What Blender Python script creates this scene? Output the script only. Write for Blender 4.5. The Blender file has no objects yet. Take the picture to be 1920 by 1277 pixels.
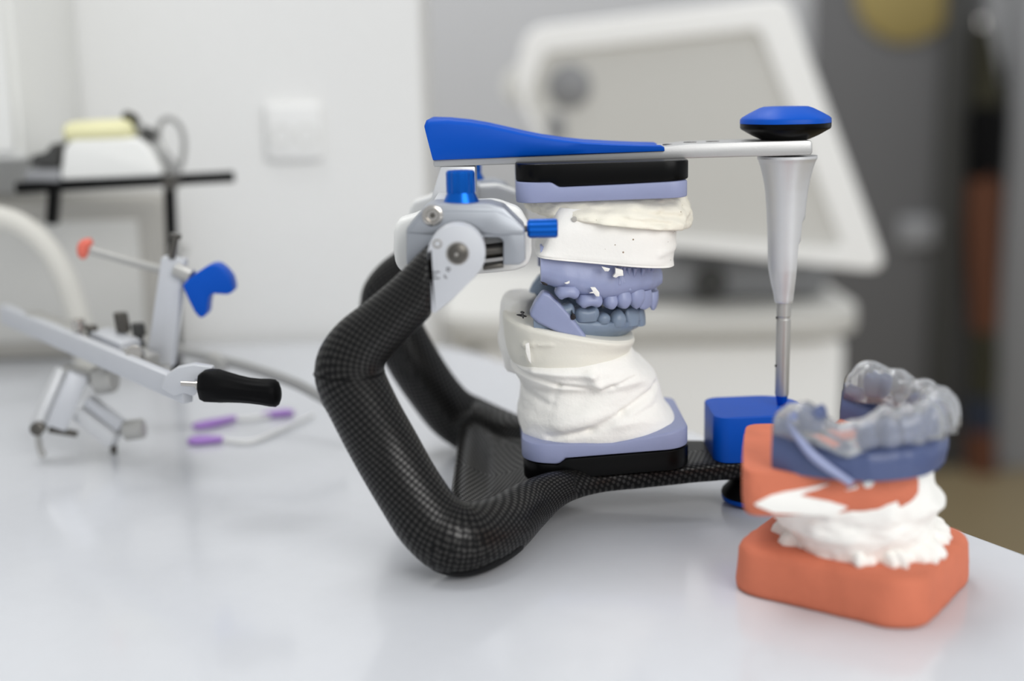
import bpy, bmesh, math, random
import numpy as np
from mathutils import Vector, Matrix, noise
R = math.radians
random.seed(7)
SC = bpy.context.scene
COL = SC.collection
MM = 0.001                                   # everything below is authored in millimetres, table top = 0

# ------------------------------------------------------------------ camera
CAM = Vector((0, -500, 170)); FPX = 2400.0; PITCH = math.atan(488 / FPX); ROLL = 0.02
FWD = Vector((0, math.cos(PITCH), -math.sin(PITCH)))
_r0 = Vector((1, 0, 0)); _u0 = Vector((0, math.sin(PITCH), math.cos(PITCH)))
RGT = _r0 * math.cos(ROLL) - _u0 * math.sin(ROLL); UPV = _r0 * math.sin(ROLL) + _u0 * math.cos(ROLL)
cd = bpy.data.cameras.new('camera'); cam = bpy.data.objects.new('camera', cd); COL.objects.link(cam)
cd.sensor_width = 36; cd.lens = 36 * FPX / 1920; cd.clip_start = 0.01; cd.clip_end = 50
m = Matrix((RGT, UPV, -FWD)).transposed().to_4x4(); m.translation = CAM * MM
cam.matrix_world = m
SC.camera = cam
cd.dof.use_dof = True; cd.dof.focus_distance = 0.478; cd.dof.aperture_fstop = 3.5; cd.dof.aperture_blades = 0
# ------------------------------------------------------------------ world, lamps, exposure
w = bpy.data.worlds.new('world'); SC.world = w; w.use_nodes = True
bg = w.node_tree.nodes['Background']; bg.inputs[0].default_value = (0.93, 0.96, 1.0, 1); bg.inputs[1].default_value = 0.62
def area(name, loc, target, sx, sy, watts, col=(1, 1, 1)):
    l = bpy.data.lights.new(name, 'AREA'); l.shape = 'RECTANGLE'; l.size = sx; l.size_y = sy; l.energy = watts; l.color = col
    o = bpy.data.objects.new(name, l); COL.objects.link(o); o.location = loc
    d = Vector(target) - Vector(loc); o.rotation_euler = d.to_track_quat('-Z', 'Y').to_euler()
    return o
area('ceiling_lamp', (-0.35, 0.25, 1.55), (-0.25, 0.2, 0), 1.2, 0.5, 13)
area('far_wall_fill', (-0.5, 1.5, 1.85), (-0.3, 2.0, 0.2), 1.2, 0.6, 24)  # added fill light with no visible source, brightens the grey far wall
area('window_daylight', (0.9, -1.5, 0.95), (0.0, 0.1, 0.05), 1.3, 1.1, 20, (1.0, 0.99, 0.97))
SC.view_settings.view_transform = 'Standard'; SC.view_settings.look = 'None'
SC.view_settings.gamma = 1.0; SC.view_settings.use_curve_mapping = False
SC.view_settings.exposure = 0.06

# ------------------------------------------------------------------ picture -> place
def ray(px, py):
    return (FWD * FPX + RGT * (px - 960) - UPV * (py - 638.5)).normalized()
def P(px, py, Y=0.0):                        # point on the vertical plane Y
    d = ray(px, py); return CAM + d * ((Y - CAM.y) / d.y)
def T(px, py, Z=0.0):                        # point at height Z
    d = ray(px, py); return CAM + d * ((Z - CAM.z) / d.z)
def lerp(a, b, t): return a + (b - a) * t
def interp(x, xs, ys):
    return float(np.interp(x, xs, ys))

# ------------------------------------------------------------------ materials
def lin(c):
    return tuple(((v / 255) / 12.92 if v / 255 <= 0.04045 else ((v / 255 + 0.055) / 1.055) ** 2.4) for v in c) + (1.0,)
def mat(name, col, rough=0.5, metal=0.0, bump=0.0, bscale=600, var=0.0, vscale=150, coat=0.0, sss=0.0, trans=0.0, pits=0.0, spec=0.5, ior=1.45):
    M = bpy.data.materials.new(name); M.use_nodes = True
    nt = M.node_tree; N = nt.nodes; L = nt.links; b = N['Principled BSDF']
    c = lin(col)
    b.inputs['Base Color'].default_value = c; b.inputs['Roughness'].default_value = rough
    b.inputs['Metallic'].default_value = metal; b.inputs['Specular IOR Level'].default_value = spec; b.inputs['IOR'].default_value = ior
    b.inputs['Coat Weight'].default_value = coat; b.inputs['Coat Roughness'].default_value = 0.08
    b.inputs['Transmission Weight'].default_value = trans
    if sss:
        b.inputs['Subsurface Weight'].default_value = sss; b.inputs['Subsurface Scale'].default_value = 0.002
        b.inputs['Subsurface Radius'].default_value = (1, 0.9, 0.9)
    tc = N.new('ShaderNodeTexCoord')
    out = None
    n1 = N.new('ShaderNodeTexNoise'); n1.inputs['Scale'].default_value = vscale; n1.inputs['Detail'].default_value = 5
    L.new(tc.outputs['Object'], n1.inputs['Vector'])
    mx = N.new('ShaderNodeMix'); mx.data_type = 'RGBA'
    v = max(var, 0.02)
    mx.inputs['A'].default_value = tuple(x * (1 - v) for x in c[:3]) + (1,); mx.inputs['B'].default_value = tuple(min(1, x * (1 + v)) for x in c[:3]) + (1,)
    L.new(n1.outputs['Fac'], mx.inputs['Factor']); out = mx.outputs['Result']
    if pits:
        vo = N.new('ShaderNodeTexVoronoi'); vo.inputs['Scale'].default_value = 260; vo.inputs['Randomness'].default_value = 1
        L.new(tc.outputs['Object'], vo.inputs['Vector'])
        n2 = N.new('ShaderNodeTexNoise'); n2.inputs['Scale'].default_value = 70; L.new(tc.outputs['Object'], n2.inputs['Vector'])
        th = N.new('ShaderNodeMapRange'); th.inputs['From Min'].default_value = 0.40; th.inputs['From Max'].default_value = 0.75
        th.inputs['To Min'].default_value = 0.0; th.inputs['To Max'].default_value = pits
        L.new(n2.outputs['Fac'], th.inputs['Value'])
        lt = N.new('ShaderNodeMath'); lt.operation = 'LESS_THAN'; L.new(vo.outputs['Distance'], lt.inputs[0]); L.new(th.outputs['Result'], lt.inputs[1])
        m2 = N.new('ShaderNodeMix'); m2.data_type = 'RGBA'; L.new(lt.outputs[0], m2.inputs['Factor']); L.new(out, m2.inputs['A'])
        m2.inputs['B'].default_value = lin((150, 132, 112)); out = m2.outputs['Result']
    L.new(out, b.inputs['Base Color'])
    if bump:
        n3 = N.new('ShaderNodeTexNoise'); n3.inputs['Scale'].default_value = bscale; n3.inputs['Detail'].default_value = 6
        L.new(tc.outputs['Object'], n3.inputs['Vector'])
        bp = N.new('ShaderNodeBump'); bp.inputs['Strength'].default_value = bump; bp.inputs['Distance'].default_value = 0.001
        L.new(n3.outputs['Fac'], bp.inputs['Height']); L.new(bp.outputs['Normal'], b.inputs['Normal'])
    return M

MT = {}
MT['silver'] = mat('satin_silver', (216, 217, 218), 0.46, 0.6, 0.03, 1500)
MT['silver_light'] = mat('bead_blasted_silver', (203, 205, 209), 0.5, 0.5, 0.03, 2500)
MT['silver_dull'] = mat('dull_silver', (186, 185, 181), 0.42, 0.7, 0.02, 900)
MT['housing'] = mat('grey_anodised_housing', (166, 170, 176), 0.42, 0.7, 0.03, 2500)
MT['bar'] = mat('brushed_silver_bar', (188, 188, 187), 0.42, 0.7, 0.03, 1500)
MT['steel'] = mat('polished_steel', (188, 184, 178), 0.2, 1.0)
MT['dark_steel'] = mat('dark_steel', (98, 95, 90), 0.35, 0.9)
MT['white_plastic'] = mat('white_plastic', (232, 232, 228), 0.4)
MT['rim_white'] = mat('bright_white_plastic', (247, 247, 245), 0.4)
MT['blue_soft'] = mat('soft_blue_plastic', (0, 78, 182), 0.42, 0, 0.02, 2500, spec=0.2)
MT['blue_anod'] = mat('blue_anodised', (0, 92, 190), 0.28, 0.7)
MT['black'] = mat('satin_black', (6, 6, 6), 0.3, 0, 0.02, 2500, spec=0.14)
MT['black_soft'] = mat('soft_black_rubber', (7, 7, 8), 0.5, spec=0.1)
MT['resin'] = mat('lilac_resin', (147, 155, 188), 0.36, 0, 0.06, 500, 0.05, 90, sss=0.12)
MT['resin_grey'] = mat('blue_grey_resin', (124, 139, 158), 0.36, 0, 0.05, 500, 0.06, 90, sss=0.1)
MT['resin_plate'] = mat('lilac_plate', (144, 151, 184), 0.45, 0, 0.03, 1200, 0.04, 60, sss=0.06)
MT['resin_deep'] = mat('deep_blue_resin', (76, 88, 126), 0.35, 0, 0.06, 500, 0.1, 90, sss=0.06)
MT['plaster'] = mat('white_plaster', (245, 243, 237), 0.75, 0, 0.25, 700, 0.02, 80)
MT['plaster_cream'] = mat('cream_plaster', (240, 235, 219), 0.7, 0, 0.2, 600, 0.03, 80, pits=0.16)
MT['cast_white'] = mat('white_stone', (244, 242, 236), 0.6, 0, 0.08, 900, 0.015, 60, pits=0.15)
MT['cast_cream'] = mat('cream_stone', (231, 228, 216), 0.5, 0, 0.08, 900, 0.03, 40)
MT['orange'] = mat('orange_stone', (206, 118, 90), 0.75, 0, 0.2, 600, 0.14, 90, spec=0.3)
MT['ink'] = mat('black_ink', (22, 14, 16), 0.4)
MT['table'] = mat('white_gloss_laminate', (207, 209, 213), 0.2, 0, 0, coat=0.3)
MT['purple'] = mat('purple_plastic', (160, 118, 194), 0.45)
MT['stick'] = mat('ivory_plastic', (224, 224, 222), 0.4)
MT['wall'] = mat('white_wall_paint', (230, 230, 228), 0.8, 0, 0.03, 200)
MT['wall_grey'] = mat('grey_wall_paint', (186, 187, 189), 0.7, 0, 0.03, 100)
MT['dark_grey'] = mat('dark_grey_laminate', (98, 98, 99), 0.55)
MT['darker_grey'] = mat('charcoal_frame', (60, 60, 58), 0.55)
MT['mid_grey'] = mat('mid_grey_laminate', (140, 141, 143), 0.5)
MT['panel_grey'] = mat('warm_grey_plastic', (206, 205, 200), 0.55)
MT['beige_grey'] = mat('beige_grey_plastic', (176, 173, 166), 0.6)
MT['hose'] = mat('beige_rubber', (205, 203, 195), 0.5)
MT['cable'] = mat('grey_rubber', (150, 150, 148), 0.5)
MT['yellow'] = mat('pale_yellow_plastic', (226, 222, 176), 0.5)
MT['mustard'] = mat('mustard_card', (150, 134, 82), 0.7)
MT['red'] = mat('red_plastic', (222, 110, 92), 0.45)
MT['floor'] = mat('brown_vinyl', (134, 120, 92), 0.4, 0, 0.02, 60, 0.12, 6)
MT['brown'] = mat('brown_cloth', (86, 50, 30), 0.85, 0, 0.2, 300)
MT['olive'] = mat('dark_olive_cloth', (44, 42, 26), 0.85)
MT['navy'] = mat('navy_cloth', (34, 40, 54), 0.85)
MT['clear'] = mat('clear_splint_plastic', (246, 248, 250), 0.1, 0, 0.03, 160, trans=0.88, ior=1.33)

def carbon_material():
    M = bpy.data.materials.new('carbon_weave'); M.use_nodes = True
    nt = M.node_tree; N = nt.nodes; L = nt.links; b = N['Principled BSDF']
    at = N.new('ShaderNodeAttribute'); at.attribute_name = 'weave'
    sp = N.new('ShaderNodeSeparateXYZ'); L.new(at.outputs['Vector'], sp.inputs[0])
    def math_(op, a, bb=None):
        n = N.new('ShaderNodeMath'); n.operation = op
        for i, x in enumerate((a, bb)):
            if x is None: continue
            if isinstance(x, (int, float)): n.inputs[i].default_value = x
            else: L.new(x, n.inputs[i])
        return n.outputs[0]
    k = 2 * math.pi / 3.0
    s1 = math_('SINE', math_('MULTIPLY', sp.outputs[0], k)); s2 = math_('SINE', math_('MULTIPLY', sp.outputs[1], k))
    pr = math_('MULTIPLY', s1, s2)
    mr = N.new('ShaderNodeMapRange'); L.new(pr, mr.inputs['Value']); mr.inputs['From Min'].default_value = 0.0; mr.inputs['From Max'].default_value = 0.35
    mx = N.new('ShaderNodeMix'); mx.data_type = 'RGBA'
    mx.inputs['A'].default_value = (0.005, 0.005, 0.0052, 1); mx.inputs['B'].default_value = (0.013, 0.0118, 0.0098, 1)
    L.new(mr.outputs['Result'], mx.inputs['Factor']); L.new(mx.outputs['Result'], b.inputs['Base Color'])
    mr2 = N.new('ShaderNodeMapRange'); L.new(mr.outputs['Result'], mr2.inputs['Value']); mr2.inputs['To Min'].default_value = 0.42; mr2.inputs['To Max'].default_value = 0.32
    L.new(mr2.outputs['Result'], b.inputs['Roughness'])
    mr3 = N.new('ShaderNodeMapRange'); L.new(mr.outputs['Result'], mr3.inputs['Value']); mr3.inputs['To Min'].default_value = 0.12; mr3.inputs['To Max'].default_value = 0.5
    L.new(mr3.outputs['Result'], b.inputs['Specular IOR Level'])
    return M
MT['carbon'] = carbon_material()

# ------------------------------------------------------------------ mesh helpers
class MB:
    def __init__(s): s.bm = bmesh.new()
    def add(s, t):
        me = bpy.data.meshes.new('t'); t.to_mesh(me); t.free(); s.bm.from_mesh(me); bpy.data.meshes.remove(me); return s
    def raw(s, verts, faces, bevel=0, seg=2, ang=30):
        t = bmesh.new(); vs = [t.verts.new(v) for v in verts]
        for f in faces:
            try: t.faces.new([vs[i] for i in f])
            except ValueError: pass
        bmesh.ops.recalc_face_normals(t, faces=t.faces)
        if bevel:
            t.normal_update()
            es = [e for e in t.edges if len(e.link_faces) == 2 and e.calc_face_angle(0) > R(ang)]
            bmesh.ops.bevel(t, geom=es, offset=bevel, segments=seg, profile=0.5, affect='EDGES', clamp_overlap=True)
        return s.add(t)
    def frame_box(s, c, ax, ay, az, bevel=0, seg=2):
        c = Vector(c); v = []
        for i in (-1, 1):
            for j in (-1, 1):
                for k in (-1, 1): v.append(c + ax * i + ay * j + az * k)
        f = [(0, 1, 3, 2), (4, 6, 7, 5), (0, 4, 5, 1), (2, 3, 7, 6), (0, 2, 6, 4), (1, 5, 7, 3)]
        return s.raw(v, f, bevel, seg)
    def box(s, x0, x1, y0, y1, z0, z1, bevel=0, seg=2):
        return s.frame_box(((x0 + x1) / 2, (y0 + y1) / 2, (z0 + z1) / 2), Vector(((x1 - x0) / 2, 0, 0)), Vector((0, (y1 - y0) / 2, 0)), Vector((0, 0, (z1 - z0) / 2)), bevel, seg)
    def beam(s, p, q, w, h, bevel=0, up=(0, 0, 1)):
        p = Vector(p); q = Vector(q); d = q - p; a = d.normalized(); side = a.cross(Vector(up)).normalized(); u = side.cross(a)
        return s.frame_box((p + q) / 2, d / 2, side * (w / 2), u * (h / 2), bevel)
    def prism(s, pts, direction, bevel=0, seg=2, ang=30):
        n = len(pts); d = Vector(direction); v = [Vector(p) for p in pts] + [Vector(p) + d for p in pts]
        f = [tuple(range(n)), tuple(range(2 * n - 1, n - 1, -1))] + [(i, (i + 1) % n, n + (i + 1) % n, n + i) for i in range(n)]
        return s.raw(v, f, bevel, seg, ang)
    def rings(s, rings, cap=True, close=True):
        n = len(rings[0]); v = [p for r in rings for p in r]; f = []
        for a in range(len(rings) - 1):
            for i in range(n if close else n - 1):
                j = (i + 1) % n; f.append((a * n + i, a * n + j, (a + 1) * n + j, (a + 1) * n + i))
        if cap:
            for a in (0, len(rings) - 1):
                c = Vector((0, 0, 0))
                for p in rings[a]: c += Vector(p)
                v.append(c / n); ci = len(v) - 1
                for i in range(n): f.append((a * n + i, a * n + (i + 1) % n, ci))
        return s.raw(v, f)
    def lathe(s, prof, c=(0, 0, 0), axis=(0, 0, 1), seg=48, lobe=0, nl=6, clip=None):
        az = Vector(axis).normalized(); ax = az.orthogonal().normalized()
        if abs(az.z) > 0.99: ax = Vector((1, 0, 0))
        ay = az.cross(ax); c = Vector(c); rr = []
        for r, z in prof:
            ring = []
            for i in range(seg):
                a = 2 * math.pi * i / seg; q = max(r, 1e-3) * (1 + lobe * math.cos(nl * a))
                x, y = q * math.cos(a), q * math.sin(a)
                if clip: x = min(x, clip(z))
                ring.append(c + ax * x + ay * y + az * z)
            rr.append(ring)
        return s.rings(rr)
    def tube(s, pts, rad, seg=14, sub=6, sx=1.0):
        pts = [Vector(p) for p in pts]
        if not hasattr(rad, '__len__'): rad = [rad] * len(pts)
        P_, R_ = smooth_path(pts, rad, sub)
        rr = []; prev = None
        for i, p in enumerate(P_):
            d = (P_[min(i + 1, len(P_) - 1)] - P_[max(i - 1, 0)]).normalized()
            if prev is None: nx = d.orthogonal().normalized()
            else: nx = (prev - d * prev.dot(d)).normalized()
            prev = nx; ny = d.cross(nx)
            rr.append([p + nx * math.cos(2 * math.pi * k / seg) * R_[i] * sx + ny * math.sin(2 * math.pi * k / seg) * R_[i] for k in range(seg)])
        return s.rings(rr)
    def build(s, name, material, parent=None, angle=38, mesh_only=False):
        o_ = ORG.get(parent.name, Vector((0, 0, 0))) if parent else Vector((0, 0, 0))
        bmesh.ops.recalc_face_normals(s.bm, faces=s.bm.faces)
        for v in s.bm.verts: v.co = (v.co - o_) * MM
        me = bpy.data.meshes.new(name); s.bm.to_mesh(me); s.bm.free()
        return link(name, me, material, parent, angle)
def link(name, me, material, parent=None, angle=38):
    me.polygons.foreach_set('use_smooth', [True] * len(me.polygons))
    me.set_sharp_from_angle(angle=R(angle))
    if not me.materials: me.materials.append(MT[material])
    o = bpy.data.objects.new(name, me); COL.objects.link(o)
    if parent:
        o.parent = parent; ORG[o.name] = ORG[parent.name]
    return o
ORG = {}
def smooth_path(pts, rad, sub):
    n = len(pts); A = []; B = []
    for i in range(n - 1):
        p0, p1, p2, p3 = pts[max(i - 1, 0)], pts[i], pts[i + 1], pts[min(i + 2, n - 1)]
        r0, r1, r2, r3 = rad[max(i - 1, 0)], rad[i], rad[i + 1], rad[min(i + 2, n - 1)]
        for k in range(sub):
            t = k / sub
            def cr(a, b, c, d): return 0.5 * ((2 * b) + (c - a) * t + (2 * a - 5 * b + 4 * c - d) * t * t + (3 * b - a - 3 * c + d) * t ** 3)
            A.append(cr(p0, p1, p2, p3)); B.append(cr(r0, r1, r2, r3))
    A.append(pts[-1]); B.append(rad[-1]); return A, B
def tag(o, label=None, cat=None, group=None, kind=None):
    if label: o['label'] = label
    if cat: o['category'] = cat
    if group: o['group'] = group
    if kind: o['kind'] = kind
    return o
def thing(name, label, cat, loc, group=None):
    o = bpy.data.objects.new(name, None); COL.objects.link(o); o.empty_display_size = 0.02
    o.location = Vector(loc) * MM; ORG[o.name] = Vector(loc)
    return tag(o, label, cat, group)
def rrect(x0, x1, y0, y1, r, n=8, rr=None):
    rs = rr or (r, r, r, r); pts = []                     # corner order: x1y1, x0y1, x0y0, x1y0
    for (cx, cy, a0, q) in ((x1, y1, 0, rs[0]), (x0, y1, 90, rs[1]), (x0, y0, 180, rs[2]), (x1, y0, 270, rs[3])):
        sx = 1 if cx == x1 else -1; sy = 1 if cy == y1 else -1
        for k in range(n + 1):
            a = R(a0 + 90 * k / n); pts.append((cx - sx * q + q * math.cos(a), cy - sy * q + q * math.sin(a)))
    return pts
def densify(pts, step):
    out = []
    for i, p in enumerate(pts):
        q = pts[(i + 1) % len(pts)]; d = math.dist(p, q); k = max(1, int(d / step))
        for j in range(k): out.append((lerp(p[0], q[0], j / k), lerp(p[1], q[1], j / k)))
    return out
def slab(mb, outline, zb, zt, bev=0.8):
    """plate with plan outline; zb / zt are numbers or functions of x; bevelled rims"""
    fb = zb if callable(zb) else (lambda x: zb); ft = zt if callable(zt) else (lambda x: zt)
    cx = sum(p[0] for p in outline) / len(outline); cy = sum(p[1] for p in outline) / len(outline)
    def ring(k, f, dz):
        o = []
        for x, y in outline:
            dx, dy = x - cx, y - cy; L = math.hypot(dx, dy); o.append(Vector((x - dx / L * k, y - dy / L * k, f(x) + dz)))
        return o
    b = bev
    w_ = b + 1.2
    mb.rings([ring(w_, fb, 0), ring(b, fb, 0), ring(b * .3, fb, b * .3), ring(0, fb, b), ring(0, ft, -b), ring(b * .3, ft, -b * .3), ring(b, ft, 0), ring(w_, ft, 0)])
    return mb
def fbm(p, sc, seed=0.0):
    return noise.fractal(Vector((p.x / sc + seed, p.y / sc, p.z / sc)), 1.0, 2.0, 4)
def blob(rows, yc=0.0, N=120, sub=8, amp=0.6, sc=9, seed=0.0, marks=(), fine=0.0, nl=None, shear=0.0):
    """rows: (xl, yl, xr, yr, half depth, exponent) - the left and right ends of tilted sections, as seen on the plane yc"""
    keys = []
    for (xl, yl, xr, yr, hd, n) in rows:
        a, b = P(xl, yl, yc), P(xr, yr, yc); keys.append(np.array([a.x, a.z, b.x, b.z, hd, n]))
    dense, _ = smooth_path(keys, [0] * len(keys), sub)
    rr = []
    for q in dense:
        ring = []
        for i in range(N):
            a = 2 * math.pi * i / N; c, s_ = math.cos(a), math.sin(a); e = 2 / (nl if nl and c < 0 else q[5])
            ux = math.copysign(abs(c) ** e, c); uy = math.copysign(abs(s_) ** e, s_)
            t = (ux + 1) / 2
            ring.append(Vector((lerp(q[0], q[2], t) + shear * uy * q[4], yc + uy * q[4], lerp(q[1], q[3], t))))
        rr.append(ring)
    cs = [sum(r, Vector((0, 0, 0))) / N for r in rr]
    for k, ring in enumerate(rr):
        for i, p in enumerate(ring):
            n = (p - cs[k]); n.z *= 0.3; n.normalize()
            d = amp * fbm(p, sc, seed) + (fine * fbm(p, 1.6, seed + 5) if fine else 0)
            if marks and p.y < yc + 4:
                for (a, b, dep, wd) in marks:
                    ab = b - a; t = max(0, min(1, (p - a).dot(ab) / ab.length_squared)); q = a + ab * t
                    dd = math.hypot(p.x - q.x, p.z - q.z); d += dep * math.exp(-(dd / wd) ** 2)
            ring[i] = p + n * d
    mb = MB(); mb.rings(rr); return mb
def mk(x1, y1, x2, y2, dep, wd, Y=-26): return (P(x1, y1, Y), P(x2, y2, Y), dep, wd)

# ================================================================== THE SETTING
FLOOR = -750.0
mb = MB(); mb.box(-3000, 3000, -2500, 2700, FLOOR - 20, FLOOR); tag(mb.build('floor', 'floor'), kind='structure', label='brown vinyl floor far below the table')
mb = MB(); x_end = P(792, 200, 352).x
mb.box(-1800, x_end, 352, 470, FLOOR, 1900, 3); tag(mb.build('wall_back', 'wall'), kind='structure', label='plain white wall right behind the table on the left')
YW = 2450
mb = MB(); mb.box(-1800, 2600, YW, YW + 80, FLOOR, 1900); tag(mb.build('wall_far', 'wall_grey'), kind='structure', label='grey wall at the far end of the room')
mb = MB(); xa = P(1885, 400, YW - 60).x
mb.box(xa, xa + 900, YW - 60, YW, FLOOR, 1900, 4); tag(mb.build('trim_1', 'mid_grey'), kind='structure', label='light grey upright panel at the far right')
# door in the far wall
dx0, dx1 = P(1520, 400, YW - 30).x, P(1832, 400, YW - 30).x
mb = MB(); mb.box(dx0, dx1, YW - 30, YW, FLOOR, 1500, 3)
door = tag(mb.build('door_1', 'dark_grey'), kind='structure', label='dark grey door panel in the far wall'); ORG[door.name] = Vector((0, 0, 0))
mb = MB(); a, b = P(1757, 400, YW - 50).x, P(1806, 400, YW - 50).x; mb.box(a, b, YW - 55, YW - 30, FLOOR, 1500, 3); mb.build('door_frame', 'darker_grey', door)
mb = MB(); zt, zb = P(1700, 408, YW - 45).z, P(1700, 462, YW - 45).z; mb.box(dx0 + 200, a, YW - 48, YW - 30, zb, zt, 5); mb.build('door_rail', 'mid_grey', door)
# ---- table
E0, E1 = T(838, 652), T(1740, 982)
d = (E1 - E0); E2 = E1 + d * (-(330 + E1.y) / d.y)
TB = [(-760, 345), (E0.x - 16, 345), (E0.x, E0.y), (E2.x, -330), (-760, -330)]
def round_poly(pts, rads, n=8):
    out = []
    for i, p in enumerate(pts):
        p = Vector(p); a = Vector(pts[i - 1]) - p; b = Vector(pts[(i + 1) % len(pts)]) - p; r = rads[i]
        q0, q1 = p + a.normalized() * r, p + b.normalized() * r
        for k in range(n + 1):
            t = k / n; q = q0 * (1 - t) ** 2 + p * (2 * t * (1 - t)) + q1 * t * t; out.append((q.x, q.y))
    return out
tb = thing('table', 'large white glossy table that everything stands on', 'table', (-200, 0, FLOOR))
pts = round_poly([TB[0], (E0.x - 4, 345), (E2.x, -330), (-760, -330)], [8, 70, 20, 20])
mb = MB(); slab(mb, pts[::-1], -28, 0, 1.5); mb.build('tabletop', 'table', tb, 30)
for (x, y) in ((-700, 290), (-120, 290), (-700, -280), (250, -280)):
    mb = MB(); mb.box(x - 22, x + 22, y - 22, y + 22, FLOOR, -28, 2); mb.build('leg', 'silver_dull', tb)

# ================================================================== THE ARTICULATOR
ar = thing('articulator', 'black carbon and silver dental articulator with blue caps holding the two jaw models', 'dental articulator', (0, 0, 0))
# ---- carbon base: two bent struts that run into a wide dished base bar, one surface
YS = -70.0
def px2mm(px, Y): return px * ((Y - CAM.y) * math.cos(PITCH) + 20) / FPX
PATH = [  # x, y, Y, half thickness px
    (862, 470, YS, 50), (808, 523, YS, 50), (770, 560, YS, 50), (722, 604, YS, 53), (672, 652, YS, 60), (655, 700, YS, 66), (682, 765, YS, 65), (722, 840, YS, 66),
    (768, 920, YS - 3, 66), (812, 982, YS - 6, 69), (862, 1012, YS - 6, 72), (930, 994, YS + 7, 63), (985, 952, YS + 24, 50), (1040, 918, YS + 36, 36), (1100, 904, YS + 46, 26), (1180, 897, YS + 52, 19)]
pN = [P(x, y, Y) for x, y, Y, r in PATH]; rN = [px2mm(r, Y) for x, y, Y, r in PATH]
# keep the foot of the tube resting on the table
for i, p in enumerate(pN):
    if p.z - rN[i] < 0.4: p.z = rN[i] + 0.4
PN, RN = smooth_path(pN, rN, 8)
mb = MB()
XCUT = P(808.5, 520, YS).x; CD = (pN[0] - pN[1]).normalized()
for sg in (1, -1):
    t_ = MB(); t_.tube([Vector((p.x, p.y * sg, p.z)) for p in pN], rN, 28, 8)
    for v_ in t_.bm.verts:                       # flat upright end where the strut meets the hinge plate
        if v_.co.x > XCUT and v_.co.z > 70: v_.co -= Vector((CD.x, CD.y * sg, CD.z)) * ((v_.co.x - XCUT) / CD.x)
    mb.add(t_.bm)
# dished web and bar as a lofted slab: columns along x: (px, z top at edge, dip at middle, thickness, half width)
COLS = [(850, 17, .5, 8, 62), (872, 19, 1.5, 11, 62), (895, 18, 3.5, 10, 60), (920, 18, 6, 9, 55), (960, 19, 5, 9, 46), (1000, 20, 2.0, 10.5, 36), (1040, 20.2, 0.4, 11, 29), (1100, 20.4, 0, 10, 26), (1180, 20.6, 0, 9.5, 24), (1280, 21, 0, 9, 20), (1350, 21.2, 0, 9, 17), (1420, 21.4, 0, 9, 16), (1475, 21.6, 0, 9, 14)]
rr = []
for (px, zt, dip, th, hw) in COLS:
    X = P(px, 880, 0).x; ring = []; n = 26
    for k in range(n + 1):
        t = -1 + 2 * k / n; ring.append(Vector((X, t * hw, zt - dip * (1 - t * t) - (2.2 * max(0, abs(t) - .85) / .15) ** 2 * .3)))
    for k in range(n, -1, -1):
        t = -1 + 2 * k / n; ring.append(Vector((X, t * hw * .96, zt - dip * (1 - t * t) - th + (3.0 * max(0, abs(t) - .8) / .2))))
    rr.append(ring)
mb.rings(rr)
for v in mb.bm.verts: v.co *= MM
me = bpy.data.meshes.new('base_frame'); mb.bm.to_mesh(me); mb.bm.free()
tmp = bpy.data.objects.new('tmp', me); COL.objects.link(tmp)
md = tmp.modifiers.new('r', 'REMESH'); md.mode = 'VOXEL'; md.voxel_size = 0.0012
md = tmp.modifiers.new('s', 'SMOOTH'); md.iterations = 9; md.factor = 0.5
dg = bpy.context.evaluated_depsgraph_get(); me2 = bpy.data.meshes.new_from_object(tmp.evaluated_get(dg))
bpy.data.objects.remove(tmp)
base = link('base_frame', me2, 'carbon', ar, 60); me2.materials.clear(); me2.materials.append(MT['carbon'])
co = np.empty(len(me2.vertices) * 3); me2.vertices.foreach_get('co', co); co = co.reshape(-1, 3) / MM
cy = np.abs(co[:, 1]) * -1
pa = np.array([list(p) for p in PN]); sl = np.concatenate([[0], np.cumsum(np.linalg.norm(np.diff(pa, axis=0), axis=1))])
wv = np.zeros((len(co), 3), dtype=np.float32)
q = np.stack([co[:, 0], cy, co[:, 2]], 1)
for i0 in range(0, len(q), 4000):
    qq = q[i0:i0 + 4000]; dd = ((qq[:, None, :] - pa[None]) ** 2).sum(2); j = dd.argmin(1); dist = np.sqrt(dd[np.arange(len(qq)), j])
    j0 = np.clip(j, 1, len(pa) - 2); tg = pa[j0 + 1] - pa[j0 - 1]; tg /= np.linalg.norm(tg, axis=1, keepdims=True)
    rel = qq - pa[j]; s_ = sl[j] + (rel * tg).sum(1); rel -= tg * (rel * tg).sum(1, keepdims=True)
    ny = np.array([0, -1.0, 0]); up = np.cross(tg, ny); up /= np.linalg.norm(up, axis=1, keepdims=True)
    an = np.arctan2((rel * up).sum(1), rel @ ny); a_ = an * 10.5
    flat = (qq[:, 0] > pa[-12, 0]) | (dist > 13.5)
    s_ = np.where(flat, qq[:, 0] * 1.0, s_); a_ = np.where(flat, qq[:, 1] + qq[:, 2], a_)
    wv[i0:i0 + 4000, 0] = s_ + a_ * 0.55; wv[i0:i0 + 4000, 1] = a_ - s_ * 0.55
att = me2.attributes.new('weave', 'FLOAT_VECTOR', 'POINT'); att.data.foreach_set('vector', wv.ravel())
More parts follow.
